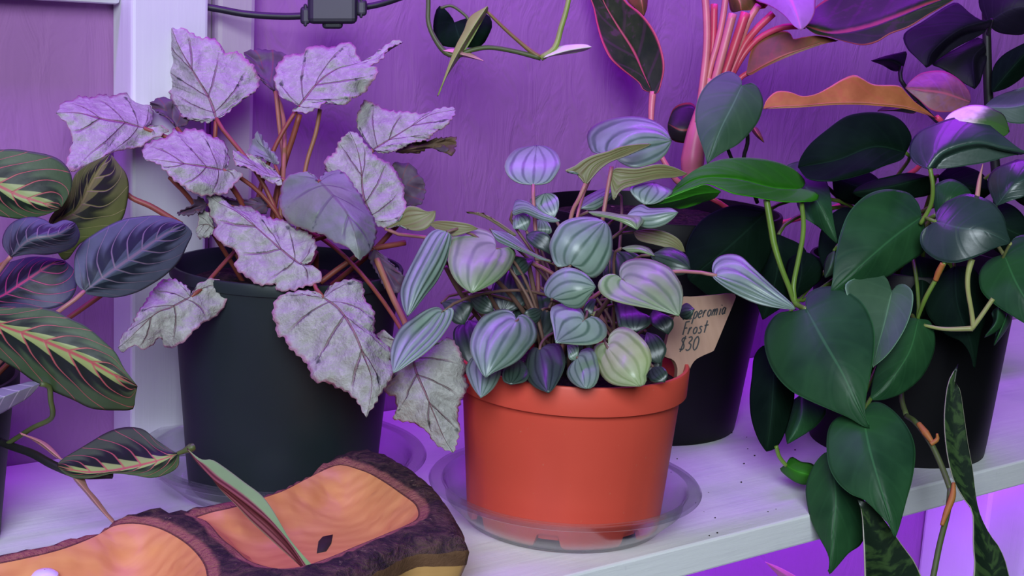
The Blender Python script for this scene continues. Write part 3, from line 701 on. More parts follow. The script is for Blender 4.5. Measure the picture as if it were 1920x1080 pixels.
fl('1480,330|1472,314 1495,304 1515,306 1535,319 1550,342 1557,370 1560,400 1565,430|1571,457|1488,365 1505,405 1535,425 1555,444|1520,360 1550,410', (1.01, .985), 'phil_green', ed=(.014, .006), pm='stem_dark')
fl('1698,286|1708,262 1700,240 1682,222 1655,213 1620,212 1585,220 1552,243 1520,270 1502,295|1496,314|1690,300 1660,311 1622,326 1585,336 1550,341 1515,336|1640,275 1570,300', (1.0, .985), 'phil_dark_shaded', ed=(.02, -.012), arch=.01)
fl('1740,317|1715,306 1706,286 1710,265 1725,247 1750,235 1780,224 1810,219 1837,222 1860,240 1885,260 1910,279|1926,286|1772,316 1810,311 1847,305 1885,295|1770,285 1830,268 1880,278', (.958, .958), 'phil_gloss', ed=(.05, .006), arch=.002, root=False)
ptube('petiole', [(1744, 316, .959), (1749, 350, .96), (1745, 385, .965), (1726, 420, .972)], 4.2, MATS['stem_green'], phi)
fl('1765,236|1780,215 1800,204 1820,198 1845,199 1863,206 1882,217|1893,247|1800,242 1850,252 1880,256|1830,228 1870,235', (.985, .975), 'vari_leaf', ed=(.02, 0), root=False)
fl('1727,407|1725,394 1718,378 1700,362 1667,356 1640,360 1617,372 1597,392 1585,412 1575,440 1570,462 1565,492 1561,525|1557,548|1731,425 1738,450 1730,472 1710,487 1687,502 1665,517 1625,531 1587,541|1682,440 1640,475 1595,515', (.978, .955), 'phil_green', ed=(.016, .012), arch=.010, root=False)
fl('1757,416|1755,400 1767,385 1780,376 1810,364 1835,369 1860,380 1875,397 1883,412 1888,435|1895,456|1745,420 1730,432 1725,447 1730,465 1745,480 1765,490 1790,493 1815,487 1840,477 1865,465|1797,427 1847,434', (.95, .935), 'phil_gloss', ed=(.018, .002), arch=.008)
fl('1883,478|1860,485 1843,500 1836,520 1842,548 1867,572 1895,590 1925,608|1965,625|1900,448 1930,442 1960,460 1975,520|1905,530 1935,580', (.955, .93), 'phil_green', pm='stem_light')
fl('1512,580|1487,585 1467,586 1450,597 1436,622 1435,652 1445,685 1462,712 1487,735 1520,752 1555,767 1592,783 1615,797|1631,803|1511,560 1520,548 1540,540 1570,540 1595,552 1617,570 1632,597 1639,625 1638,660 1632,700 1624,740 1621,772 1625,790|1545,640 1580,700 1608,760', (.945, .905), 'phil_green', ed=(.016, .012), arch=.012, root=False, label='large glossy heart-shaped leaf')
fl('1672,546|1660,520 1640,514 1610,519 1585,533 1590,560 1610,600 1625,650|1637,689|1683,535 1698,534 1711,547 1712,570 1705,598 1690,630 1665,665|1660,600 1646,650', (.965, .93), 'phil_grey', ed=(-.012, -.012), arch=-.004, root=False)
fl('1490,562|1476,530 1478,490|1503,471|1520,540 1540,522 1540,495 1524,478|1502,515', (.995, 1.0), 'phil_dark_shaded')
fl('1564,470|1552,480 1545,500|1546,522|1575,490 1570,510|1558,498', (.985, .98), 'phil_grey', rp=3)
fl('1722,598|1690,600 1660,640 1640,700|1632,750|1745,606 1752,650 1732,700 1697,733 1660,748|1705,660 1665,720', (.965, .94), 'phil_green')
fl('1450,650|1430,650 1415,670 1411,705 1407,745 1410,785 1422,822|1437,847|1475,690 1488,735 1482,772 1470,812 1455,838|1450,720 1445,790', (.98, .955), 'phil_dark_shaded')
fl('1505,738|1480,760 1472,800|1476,833|1530,760 1549,770 1532,797 1505,816|1502,785', (.985, .965), 'phil_green')
fl('1473,872|1484,857 1502,866 1525,871|1530,893|1463,881 1490,903 1515,908|1495,884', (.965, .955), 'phil_bright', root=False)
ptube('stem', [(1455, 836, .957), (1461, 856, .96), (1474, 873, .964)], 4, MATS['stem_green'], phi)
fl('1618,777|1600,775 1575,782 1558,797 1551,825 1554,870 1570,903 1595,926 1622,938 1645,960 1665,982|1678,1009|1632,757 1652,757 1675,772 1697,797 1711,825 1715,855 1709,900 1698,940 1686,985|1630,840 1650,910 1668,970', (.915, .878), 'phil_green', ed=(.014, .014), arch=.010, root=False)
ptube('petiole', [(1618, 778, .9155), (1628, 755, .935), (1650, 720, .965), (1690, 640, 1.0), (1710, 560, 1.05)], 4, MATS['stem_green'], phi)
fl('1556,850|1547,850 1532,865 1520,887 1512,917 1515,947 1522,975 1537,1007 1552,1035 1557,1055|1555,1077|1575,880 1605,920 1622,948 1622,990 1613,1020 1590,1037 1570,1060|1567,930 1562,1000', (.935, .91), 'phil_green', ed=(.012, .014), root=False)
ptube('petiole', [(1556, 852, .9355), (1575, 820, .95), (1610, 760, .97), (1660, 650, 1.0), (1690, 560, 1.05)], 4, MATS['stem_green'], phi)
fl('1790,500|1760,520 1738,555 1740,590 1772,625 1802,640 1818,662|1827,692|1825,505 1846,545 1848,590 1838,625 1831,662|1795,570 1818,640', (.985, .965), 'phil_dark_shaded')
fl('1872,575|1860,585 1862,606|1845,633|1886,594 1880,610 1865,624|1868,603', (.95, .945), 'phil_green', root=False)
fl('1888,588|1875,610 1867,630|1863,649|1895,600 1886,620|1878,615', (.955, .95), 'phil_green', root=False)
fl('1868,386|1853,350 1858,325 1880,310 1920,300|1965,318|1890,378 1930,362|1905,345', (.965, .965), 'phil_gloss', ed=(.03, 0))
fl('1742,332|1700,325 1650,335 1612,350|1598,362|1746,362 1700,372 1650,374 1615,370|1670,350', (1.01, 1.0), 'phil_dark_shaded')
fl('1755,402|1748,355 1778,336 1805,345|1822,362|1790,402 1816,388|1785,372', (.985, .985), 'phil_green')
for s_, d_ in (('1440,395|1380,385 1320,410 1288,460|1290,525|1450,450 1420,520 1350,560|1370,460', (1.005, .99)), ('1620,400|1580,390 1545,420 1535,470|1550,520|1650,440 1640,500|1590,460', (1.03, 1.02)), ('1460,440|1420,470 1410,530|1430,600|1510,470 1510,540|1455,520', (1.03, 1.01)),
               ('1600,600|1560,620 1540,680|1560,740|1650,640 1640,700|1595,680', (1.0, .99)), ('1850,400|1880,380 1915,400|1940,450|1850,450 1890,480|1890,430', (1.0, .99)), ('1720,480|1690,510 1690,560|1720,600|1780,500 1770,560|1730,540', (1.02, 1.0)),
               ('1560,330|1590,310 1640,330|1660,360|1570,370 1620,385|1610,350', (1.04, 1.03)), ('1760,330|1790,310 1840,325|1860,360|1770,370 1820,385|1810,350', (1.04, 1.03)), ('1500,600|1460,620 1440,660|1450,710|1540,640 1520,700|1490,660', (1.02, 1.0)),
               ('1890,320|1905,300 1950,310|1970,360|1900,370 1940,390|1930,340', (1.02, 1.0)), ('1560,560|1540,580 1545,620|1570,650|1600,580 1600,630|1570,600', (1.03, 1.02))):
    fl(s_, d_, 'phil_dark_shaded', bk='phil_dark_shaded')  # filler leaves for the black gaps, shade painted in as near-black colour
for p, r, m in ([[(1437, 374, .955), (1447, 432, .955), (1452, 460, .955), (1465, 502, .955), (1480, 540, .957), (1491, 568, .96), (1512, 580, .946)], [6, 6.5, 5.5, 5, 5], 'stem_green'],
                [[(1500, 360, .982), (1506, 410, .975), (1505, 445, .97), (1497, 487, .965), (1488, 535, .96), (1491, 570, .96)], 4.8, 'stem_green'],
                [[(1491, 566, .96), (1520, 585, .99), (1580, 560, 1.03), (1640, 500, 1.07)], 4.5, 'stem_green'],
                [[(1772, 490, .945), (1757, 520, .95), (1735, 560, .955), (1720, 599, .966)], [4.5, 4.5, 4.5, 3], 'stem_green'],
                [[(1822, 486, .945), (1815, 515, .946), (1815, 545, .947), (1822, 587, .95), (1825, 614, .951)], [6.5, 5, 4.5, 4.5, 5], 'stem_light'],
                [[(1862, 560, .945), (1840, 592, .948), (1822, 617, .951)], 4.5, 'stem_light'],
                [[(1732, 610, .965), (1772, 617, .957), (1824, 616, .951)], [3, 4, 5.5], 'stem_light'],
                [[(1732, 610, .965), (1715, 600, .99), (1700, 560, 1.05)], 4, 'stem_green'],
                [[(1895, 456, .9355), (1887, 470, .945), (1880, 484, .955)], 3, 'stem_light'],
                [[(1700, 780, .955), (1718, 793, .935), (1745, 830, .925), (1768, 880, .915), (1782, 918, .905)], 5.5, 'vine_olive'],
                [[(1782, 916, .905), (1777, 960, .90), (1762, 1020, .89), (1748, 1090, .88)], 5.5, 'vine_olive'],
                [[(1700, 780, .955), (1690, 740, .98), (1695, 660, 1.03)], 5, 'vine_olive']):
    ptube('stem', p, r, MATS[m], phi)
ptube('sheath', [(1832, 372, .955), (1837, 335, .955), (1843, 307, .955)], [5, 4, .6], MATS['dry_sheath'], phi, label='peach pointed leaf sheath')
ptube('sheath', [(1768, 494, .9445), (1760, 510, .9475), (1754, 526, .950)], [5.2, 6, 5], MATS['root_orange'], phi)
ptube('aerial_root', [(1722, 794, .932), (1738, 815, .925), (1750, 832, .922)], [5, 7, 4], MATS['root_orange'], phi)
ptube('aerial_root', [(1745, 833, .922), (1757, 824, .921), (1757, 813, .92)], [4.5, 4.5, 2], MATS['root_orange'], phi)
ptube('aerial_root', [(1788, 905, .903), (1786, 930, .90), (1775, 960, .897), (1766, 985, .893)], [3.5, 6.5, 6, 3.5], MATS['root_orange'], phi)

# ================================================================== aglaonema
AC = (.205, .150, 0)
agl = thing('potted_aglaonema', AC, 'aglaonema with rose-pink stems and pink-edged leaves in a black pot behind the peperomia', 'potted plant')
pot(agl, AC, .077, .100, .178, MATS['dark_plastic'], .02, .003, label='black plastic pot')
soil(agl, AC, .091, .166)
AR = at(1298, 318, 1.115)
def al(spec, d, mt='agl_top', bk='agl_under', ed=(.01, .01), arch=.006, **k):
    return leaf(agl, 'agl', mt, bk, spec, d, ed, arch, **k)
al('1224,176|1205,170 1195,155 1165,132 1142,110 1127,80 1117,45 1111,15 1104,-5 1098,-30|1110,-60|1235,175 1242,155 1247,130 1245,105 1235,72 1220,45 1200,22 1180,7 1160,-15|1207,140 1187,95 1155,45 1130,0', (1.12, 1.13), ed=(-.016, -.016), arch=-.008)
ptube('petiole', [(1224, 172, 1.1205), (1221, 215, 1.12), (1224, 260, 1.12), (1262, 330, 1.12), (1285, 350, 1.125)], [7, 5, 5, 6], MATS['stem_rose_pale'], agl)
al('1195,-40|1175,-5 1190,15|1207,31|1212,-15 1213,12|1203,0', (1.14, 1.14), 'agl_under')
al('1460,-60|1410,-25 1417,0 1437,8 1456,18 1473,31 1488,48|1502,57|1525,-35 1528,8 1526,27 1516,44|1480,-10 1495,30', (1.09, 1.06), 'agl_lamplit', 'agl_under', ed=(.03, .02))
al('1362,-30|1366,0 1372,22|1390,20|1420,-10 1440,12 1415,18|1385,0', (1.12, 1.11), 'agl_under')
al('1399,138|1402,117 1407,95 1417,72 1435,62 1465,57 1480,60 1487,72 1505,69 1530,66 1555,70|1572,76|1407,141 1430,128 1467,111 1505,96 1542,83|1408,136 1432,123 1467,106 1505,92 1542,80', (1.115, 1.10), 'agl_under', 'agl_top', under=True, ed=(.012, .0))
al('1505,47|1530,15 1570,-10 1640,-40 1720,-45 1770,-30|1800,-12|1512,53 1530,65 1555,70 1570,75 1595,82 1620,86 1645,80 1670,65 1705,52 1740,30 1785,3|1560,63 1630,50 1680,32 1740,8', (1.10, 1.06), 'agl_stripe', ed=(.03, -.01), arch=.01)
al('1757,221|1740,207 1717,190 1700,172 1685,159 1640,157 1617,145 1602,139 1580,147 1555,162 1530,175 1505,179 1485,172 1467,169 1452,172 1437,187|1431,204|1705,205 1655,199 1605,196 1555,197 1505,201 1455,203|1705,202 1655,196 1605,193 1555,194 1505,198 1455,201', (1.08, 1.07), 'agl_orange', 'agl_top', under=True, ed=(.012, 0))
al('1312,236|1302,197 1280,194 1262,205|1252,232|1297,264 1280,268 1260,262 1253,245|1280,245', (1.135, 1.135), 'agl_dark')
al('1412,238|1408,242 1417,255|1433,268|1420,240 1428,254|1420,250', (1.11, 1.11), 'agl_under')
al('1820,192|1816,172 1798,150 1768,134 1731,137 1710,150|1697,165|1792,208 1750,208 1719,184|1770,175 1730,170', (1.12, 1.12), 'agl_pink', ed=(.03, 0))
al('1720,190|1690,196 1660,200|1645,208|1715,212 1680,208|1690,203', (1.13, 1.13), 'agl_dark')
ptube('stalk', [(1300, 352, 1.115), (1298, 310, 1.113), (1302, 275, 1.112), (1310, 235, 1.112), (1330, 150, 1.112)], [17, 22, 19, 13, 16], MATS['stem_rose_pale'], agl, label='swollen pale pink stalk base')
for p, r, m in ([[(1321, -20, 1.105), (1325, 37, 1.105), (1325, 87, 1.105), (1320, 140, 1.106), (1308, 230, 1.108)], 7, 'stem_rose_pale'],
                [[(1339, 8, 1.112), (1337, 75, 1.112), (1330, 140, 1.112), (1312, 235, 1.112)], 7, 'stem_rose'],
                [[(1362, -20, 1.106), (1356, 30, 1.106), (1345, 82, 1.106), (1330, 135, 1.108), (1310, 235, 1.112)], 6, 'stem_rose_pale'],
                [[(1374, 26, 1.10), (1358, 87, 1.102), (1344, 140, 1.105), (1318, 235, 1.112)], 8, 'stem_rose_pale'],
                [[(1398, 24, 1.108), (1381, 75, 1.11), (1362, 130, 1.112), (1322, 235, 1.115)], 9, 'stem_rose'],
                [[(1422, 10, 1.115), (1402, 42, 1.115), (1380, 100, 1.118), (1326, 235, 1.12)], 7, 'stem_rose_pale'],
                [[(1450, 25, 1.11), (1412, 62, 1.115), (1385, 105, 1.118), (1330, 235, 1.12)], 7, 'stem_rose'],
                [[(1404, 136, 1.118), (1385, 150, 1.12), (1340, 210, 1.122)], 5, 'stem_rose'],
                [[(1510, 48, 1.102), (1455, 55, 1.11), (1400, 95, 1.118), (1335, 210, 1.12)], 6, 'stem_rose'],
                [[(1757, 220, 1.081), (1765, 235, 1.09), (1700, 330, 1.13), (1450, 420, 1.15), (1330, 370, 1.13)], 5, 'stem_rose'],
                [[(1312, 236, 1.135), (1316, 260, 1.13), (1310, 300, 1.118)], 4, 'stem_rose']):
    ptube('petiole', p, r, MATS[m], agl)

# ================================================================== dark plant at the back right
NC = (.62, .165, 0)
ngt = thing('potted_night_leaf_plant', NC, 'tall plant with near-black purple leaves on a dark stem at far right', 'potted plant')
pot(ngt, NC, .055, .07, .12, MATS['dark_plastic'], label='dark pot')
soil(ngt, NC, .063, .108)
ptube('stem', [(1846, -60, 1.30), (1850, 60, 1.30), (1854, 190, 1.31), (1868, 330, 1.325), (1875, 470, 1.335)], [7, 8, 9, 9, 9], MATS['stem_dark'], ngt)
def nl(spec, d, mt='night_leaf', ed=(.012, .012), stem=None):
    o = leaf(ngt, 'phi', mt, 'night_leaf', spec, d, ed, .006)
    if stem: ptube('petiole', stem, 4, MATS['stem_dark'], o)
nl('1860,37|1820,43 1813,26 1795,6 1774,12 1731,40 1695,64 1700,90 1716,107|1737,127|1850,55 1835,68 1792,90 1756,114|1800,55 1750,95', (1.28, 1.25), stem=[(1860, 37, 1.281), (1856, 50, 1.29), (1851, 70, 1.30)])
nl('1847,84|1835,70 1792,92 1765,106 1743,119 1768,130 1805,155|1828,167|1850,110 1845,130 1838,152|1825,110', (1.29, 1.27))
nl('1694,126|1700,98 1685,99 1660,105|1633,114|1685,133 1672,132 1655,122|1670,113', (1.25, 1.24), stem=[(1690, 124, 1.25), (1688, 140, 1.25), (1697, 162, 1.25), (1760, 230, 1.28), (1860, 300, 1.325)])
nl('1852,42|1836,10 1842,-20 1880,-40 1930,-35|1960,10|1865,57 1890,64 1925,60|1900,15', (1.29, 1.27))
nl('1860,173|1862,131 1881,104 1920,82|1955,66|1890,163 1922,140 1950,110|1900,125', (1.29, 1.27), 'phil_dark_shaded')
nl('1845,201|1866,183 1900,170 1940,160|1975,178|1880,226 1920,232 1955,220|1905,200', (1.26, 1.25), 'phil_grey', ed=(.03, 0))

# ================================================================== prayer plant at the left edge
MC = (-.372, .158, 0)
mar = thing('potted_prayer_plant', MC, 'prayer plant with red-veined dark patterned leaves in a black pot at the left edge', 'potted plant')
pot(mar, MC, .054, .066, .100, MATS['black_plastic'], .015, .003, label='black plastic pot')
soil(mar, MC, .058, .088)
MR = Vector(MC)+Vector((.01, -.01, .09))
def ml(spec, d, mt='maranta_top', ed=(.01, .01), arch=.006, root=True, rp=4.0, pm='petiole_tan', bk='maranta_under', kind='mar', **k):
    r = MR+Vector((random.uniform(-.03, .03), random.uniform(-.03, .03), 0)) if root else None
    return leaf(mar, kind, mt, bk, spec, d, ed, arch, root=r, rp=rp, pm=pm, **k)
ml('-100,300|-85,268 -40,274 0,281 25,280 62,285 92,291 115,302 131,322 135,345 129,366|114,391|-92,345 -60,385 -30,400 0,405 40,410 80,404|0,350 35,367 67,377', (.765, .772), ed=(.006, .006))
ml('90,440|92,412 107,390 127,363 140,328 160,310 185,298|207,288|120,488 150,457 180,440 208,425 226,415 236,390 241,350 235,325 222,308|105,415 145,392 167,350 187,315', (.815, .845), 'maranta_olive', ed=(-.004, .012), root=False)
ml('20,482|5,458 11,432 30,414 60,407 85,413 97,421 120,413|141,418|55,476 87,477 117,472 140,460 149,440|55,450 105,440', (.755, .765), 'maranta_navy', ed=(.018, .014), arch=.016)
ml('-45,566|-40,520 0,500 30,489 62,482 95,484|122,489|-25,592 20,582 60,580 100,578 130,563 143,540 141,510|0,557 45,528 92,497', (.785, .79), 'maranta_dark', ed=(.014, 0))
ml('157,547|142,530 139,500 142,475 155,455 172,442 200,425 230,412 260,407 295,405 325,411|347,421|165,552 190,556 220,557 255,548 285,532 310,515 335,490 350,460 359,437|200,515 250,480 307,440', (.775, .825), 'maranta_navy', ed=(.004, .012), root=False)
ptube('petiole', [(158, 546, .7755), (140, 562, .772), (107, 586, .77), (40, 640, .775), (-40, 720, .79)], [4.5, 4, 4], MATS['petiole_pink'], mar)
ml('-62,580|-50,570 0,576 30,577 60,576 100,582 130,597 162,612 195,640 217,662 232,690 250,714|258,724|-60,620 -30,650 0,672 37,694 62,712 95,730 137,748 175,765 225,768 250,765 254,745|0,609 60,630 110,650 160,672 210,700', (.735, .742), ed=(.006, .010), arch=.006, label='large patterned leaf with red veins')
ml('76,720|60,714 37,719 0,727 -30,735|-62,772|62,738 45,752 20,766 0,777 -30,785|30,735', (.735, .725), 'maranta_under', root=False, under=True)
ptube('stem', [(76, 720, .7355), (92, 725, .74), (95, 750, .745), (97, 783, .752), (60, 803, .765), (10, 835, .785)], 5, MATS['vine_olive'], mar)
ml('336,850|325,847 295,827 270,807 245,802 220,805 195,815 170,830 145,845 117,862|107,873|333,875 310,890 282,896 250,891 212,888 175,896 140,896 120,886|285,867 225,881 175,886 140,882', (.755, .752), ed=(.022, .0), arch=.008, root=False)
ml('350,841|369,868 395,895 414,919 441,946 468,975 500,1005 535,1037 562,1061 580,1078|590,1096|377,861 398,862 425,879 457,903 489,927 508,951 527,983 543,1010 565,1037 586,1061 592,1080|393,892 430,919 473,951 511,983 548,1026', (.742, .685), 'maranta_fold', ed=(.004, .006), root=False, kind='non', bk='maranta_fold')
ptube('stem', [(332, 851, .7553), (345, 846, .754), (362, 838, .753), (352, 842, .752)], [4, 5, 9, 5], MATS['vine_olive'], mar)
ml('132,888|140,902 160,925 176,944 200,970 215,985|237,1007|155,892 166,915 184,936 203,962 212,972|165,925 200,968', (.752, .74), 'dry_sheath', bk='dry_sheath', root=False, kind='non')
ml('36,812|60,825 85,842 105,858|119,864|65,820 90,832 108,850|70,826 95,845', (.765, .755), 'dry_sheath', bk='dry_sheath', root=False, kind='non')
ptube('stem', [(-60, 800, .80), (10, 832, .785), (60, 850, .768), (100, 872, .757), (150, 890, .753), (210, 890, .752)], 8, MATS['stem_dark'], mar)
ptube('petiole', [(207, 300, .845), (236, 362, .85), (285, 388, .852), (340, 421, .85)], [2, 5, 6, 6], MATS['petiole_red'], mar)
ptube('petiole', [(340, 421, .85), (300, 470, .84), (180, 560, .82), (40, 660, .80), (-60, 760, .80)], [6, 5, 5], MATS['petiole_red'], mar)
ptube('petiole', [(20, 481, .7555), (5, 500, .76), (-20, 540, .765), (-60, 640, .78)], 4, MATS['petiole_pink'], mar)

# ================================================================== hanging vine, cord
vine = thing('trailing_vine', at(1066, -120, .96), 'thin hanging vine with one dark folded leaf and a pale bud against the wall', 'vine')
ptube('stem', [(800, -120, .955), (803, 0, .955), (803, 40, .955), (814, 70, .955), (835, 98, .955), (859, 104, .955), (881, 95, .955), (917, 89, .956), (963, 96, .958), (1014, 109, .96)], [5, 4.5, 4.5, 4.5, 4.5, 5.5, 4.5, 4.5, 4.5, 5], MATS['vine_olive'], vine)
ptube('stem', [(1014, 109, .96), (1040, 90, .96), (1052, 52, .96), (1066, 0, .96), (1085, -120, .96)], [6, 5.5, 5, 5, 5], MATS['vine_green'], vine)
ptube('stem', [(914, 22, .953), (951, 58, .956), (994, 95, .959), (1014, 108, .96)], [3, 3.5, 4, 5], MATS['vine_brown'], vine)
ptube('stem', [(826, 15, .953), (847, 11, .953), (872, 28, .952), (880, 40, .952)], 3, MATS['vine_olive'], vine)
leaf(vine, 'phi', 'phil_dark_shaded', 'phil_dark_shaded', '852,42|842,25 823,11 813,40 815,68 830,86|872,90|880,33 912,26 923,45 916,66 902,86|860,68', (.965, .96), (.012, .012), .004)
leaf(vine, 'non', 'vine_green', 'vine_green', '914,11|881,31 869,58 853,89 835,138|821,181|915,20 899,49 878,86 847,130 829,160|885,55 850,115', (.945, .945), (.008, .008))
leaf(vine, 'non', 'cream_bud', 'cream_bud', '1018,109|1045,88 1075,83 1098,83|1110,88|1045,104 1080,99 1100,94|1065,95', (.957, .955), (.006, .006), name='bud')
leaf(vine, 'non', 'pink_bud', 'pink_bud', '830,95|850,91 880,98|909,115|845,103 875,108|865,102', (.952, .95), (.006, .006), name='bud')

cord = thing('power_cord', at(565, 28, .945), 'black power cord with a moulded connector hanging at the top', 'power cord')
ptube('cable', [(300, -40, .93), (350, -2, .93), (375, 10, .931), (415, 18, .933), (452, 25, .936), (490, 29, .938), (540, 31, .942), (580, 29, .945)], 6.6, MATS['cord_black'], cord, k=12)
ptube('cable', [(680, 14, .953), (715, 7, .956), (760, -8, .96), (900, -60, .96)], 6.0, MATS['cord_black'], cord, k=12)
def oriented_box(name, x0, x1, y0, y1, d, thick, mt, parent, bev):
    V = []
    for dd in (d-thick/2, d+thick/2):
        for (x, y) in ((x0, y0), (x1, y0), (x1, y1), (x0, y1)):
            p = at((x0+x1)/2, (y0+y1)/2, dd); s = d/FPX
            V.append(p+RGT*(x-(x0+x1)/2)*s-UPV*(y-(y0+y1)/2)*s)
    o = build(name, V, [(0, 1, 2, 3), (7, 6, 5, 4), (0, 4, 5, 1), (1, 5, 6, 2), (2, 6, 7, 3), (3, 7, 4, 0)], mt, parent, smooth=False)
    fixnormals(o); bevel(o, bev, 3); return o
cn = oriented_box('connector', 577, 670, -12, 45, .946, .020, MATS['cord_black'], cord, .004)
for x0, x1, y0, y1 in ((563, 582, 12, 46), (569, 576, 7, 50), (667, 688, -2, 30), (604, 643, 40, 54), (674, 680, -6, 34)):
    oriented_box('strain_relief' if x1 < 600 or x0 > 660 else 'latch', x0, x1, y0, y1, .946, .014, MATS['cord_black'], cn, .0025)

# ================================================================== snake plant in front, below the shelf
SN = at(1730, 1150, .885); SNC = (SN.x+.02, SN.y, -.50)
snk = thing('potted_snake_plant', SNC, 'snake plant with upright banded blades rising in front of the shelf edge', 'potted plant')
pot(snk, SNC, .055, .068, .11, MATS['black_plastic'], label='black plastic pot')
soil(snk, SNC, .06, .098)
sb = Vector(SNC)+Vector((0, 0, .09))
def proj(p):
    v = Vector(p)-CAM_POS; d = v.dot(FWD); return (960+FPX*v.dot(RGT)/d, 540-FPX*v.dot(UPV)/d, d)
bx, by, bd = proj(sb)
leaf(snk, 'non', 'snake_leaf', 'snake_leaf', f'{bx-20:.0f},{by:.0f}|{bx-70:.0f},{by-300:.0f} 1625,1300 1622,1080 1619,1000 1616,960|1608,937|{bx+50:.0f},{by-300:.0f} 1775,1250 1727,1080 1690,1020 1650,965 1630,945|{bx-10:.0f},{by-300:.0f} 1690,1250 1668,1060 1640,990', (bd, .895), (-.012, -.006), .0, N=60, M=7, q=1.6)
leaf(snk, 'non', 'snake_leaf', 'snake_leaf', f'{bx+30:.0f},{by:.0f}|{bx:.0f},{by-300:.0f} 1800,1250 1826,1080 1825,1020 1824,960 1808,935 1788,900 1776,850 1771,800 1772,760 1779,715|1797,682|{bx+80:.0f},{by-300:.0f} 1920,1250 1892,1080 1876,1030 1855,1000 1838,965 1830,930 1824,880 1815,830 1808,780 1800,730 1789,712|{bx+40:.0f},{by-300:.0f} 1865,1250 1860,1080 1850,1020 1832,962 1806,890 1792,820 1786,750', (bd, .905), (-.008, -.006), .0, N=84, M=6, q=1.6)
# pink plant far below, only a leaf tip showing
PK = at(1500, 1150, 1.25); PKC = (PK.x, PK.y, -.50)
pkp = thing('potted_pink_leaf_plant', PKC, 'plant with a bright pink leaf tip showing below the shelf', 'potted plant')
pot(pkp, PKC, .04, .05, .08, MATS['black_plastic'], label='black pot'); soil(pkp, PKC, .044, .07)
leaf(pkp, 'non', 'pink_bud', 'pink_bud', '1600,1190|1540,1150 1480,1100 1450,1070|1434,1053|1615,1165 1540,1110 1492,1080 1460,1063|1570,1150 1490,1090', (1.27, 1.25), (.004, .004))
kx, ky, kd = proj(Vector(PKC)+Vector((0, 0, .07)))
ptube('petiole', [(1600, 1188, 1.27), (1630, 1300, 1.26), (1560, 1500, (1.26+kd)/2), (kx, ky, kd)], 6, MATS['stem_rose'], pkp)

# ================================================================== wooden tray
ZT = .042
def w2(s): return [onz(x, y, ZT).to_2d() for x, y in pts(s)]
OUT = w2('-110,1066 -40,1050 0,1041 22,1037 67,1027 100,1019 135,1007 175,995 215,972 250,965 287,957 317,957 335,961 367,952 412,943 452,937 495,924 522,913 562,895 597,871 629,856 667,846 689,845 721,854 748,866 783,889 815,913 842,946 861,975 873,1008 874,1018 828,1024 791,1026 769,1029 748,1040 721,1053 694,1066 673,1080 610,1105 540,1135 440,1160 330,1185 180,1200 0,1200 -120,1170 -150,1110')
B2 = w2('369,970 401,960 441,951 505,930 535,919 575,898 616,878 640,872 667,879 694,889 726,908 753,927 775,943 783,956 783,970 769,981 732,997 694,1013 662,1026 630,1040 587,1056 554,1064 522,1066 495,1061 465,1050 441,1029 417,1010 398,988 385,976')
B1 = w2('-60,1068 0,1057 50,1047 100,1035 140,1022 180,1005 212,987 240,982 270,984 300,992 330,1007 355,1025 375,1047 386,1070 384,1100 340,1130 250,1150 100,1160 -50,1145 -90,1100')
def closed(P, n):
    c = crom([tuple(p) for p in P]+[tuple(P[0])], n+1)[:-1]; return [Vector(p) for p in c]
OUT, B1, B2 = closed(OUT, 200), closed(B1, 110), closed(B2, 110)
for i, p in enumerate(OUT):
    p += Vector((noise.noise(Vector((p.x*140, p.y*140, 1))), noise.noise(Vector((p.x*140, p.y*140, 5)))))*.0012
def inside(p, P):
    c = False; j = len(P)-1
    for i in range(len(P)):
        a, b = P[i], P[j]
        if (a.y > p[1]) != (b.y > p[1]) and p[0] < (b.x-a.x)*(p[1]-a.y)/(b.y-a.y)+a.x: c = not c
        j = i
    return c
PA = {k: np.array([tuple(q) for q in P]) for k, P in (('o', OUT), ('1', B1), ('2', B2))}
def dist(p, k):
    P = PA[k]; Q = np.roll(P, -1, 0); v = Q-P; w_ = np.array(p)-P; t = np.clip((w_*v).sum(1)/((v*v).sum(1)+1e-15), 0, 1)
    return float(np.min(np.linalg.norm(w_-v*t[:, None], axis=1)))
vs = list(OUT)+list(B1)+list(B2); es = []; o_ = 0
for P in (OUT, B1, B2):
    n = len(P); es += [(o_+i, o_+(i+1) % n) for i in range(n)]; o_ += n
xs = [p.x for p in OUT]; ys = [p.y for p in OUT]
g = .0042; x = min(xs)
while x < max(xs):
    y = min(ys)
    while y < max(ys):
        p = (x+random.uniform(-.0012, .0012), y+random.uniform(-.0012, .0012))
        if inside(p, OUT) and min(dist(p, 'o'), dist(p, '1'), dist(p, '2')) > .0022: vs.append(Vector(p))
        y += g
    x += g
cv, ce, cf, ov, oe, of = delaunay_2d_cdt([Vector(v) for v in vs], es, [], 0, 1e-6)
def zof(p):
    p = (p[0], p[1])
    for P, k in ((B1, '1'), (B2, '2')):
        d = dist(p, k)
        if d < 1e-5: return ZT, 0.0, k
        if inside(p, P):
            t = min(1, d/.020); return ZT-.0006-.021*(t*t*(3-2*t)), 0., k
    do = dist(p, 'o'); dr = min(dist(p, '1'), dist(p, '2'))
    e = min(1, do/.006)
    nz = noise.noise(Vector((p[0]*130, p[1]*130, 0)))+.6*noise.noise(Vector((p[0]*310, p[1]*310, 3)))
    return ZT+.003*min(1, dr/.008)*math.sqrt(e)-.004*(1-e)**2+.0016*nz*min(1, dr/.004), dr, 'b'
zi = [zof(v) for v in cv]
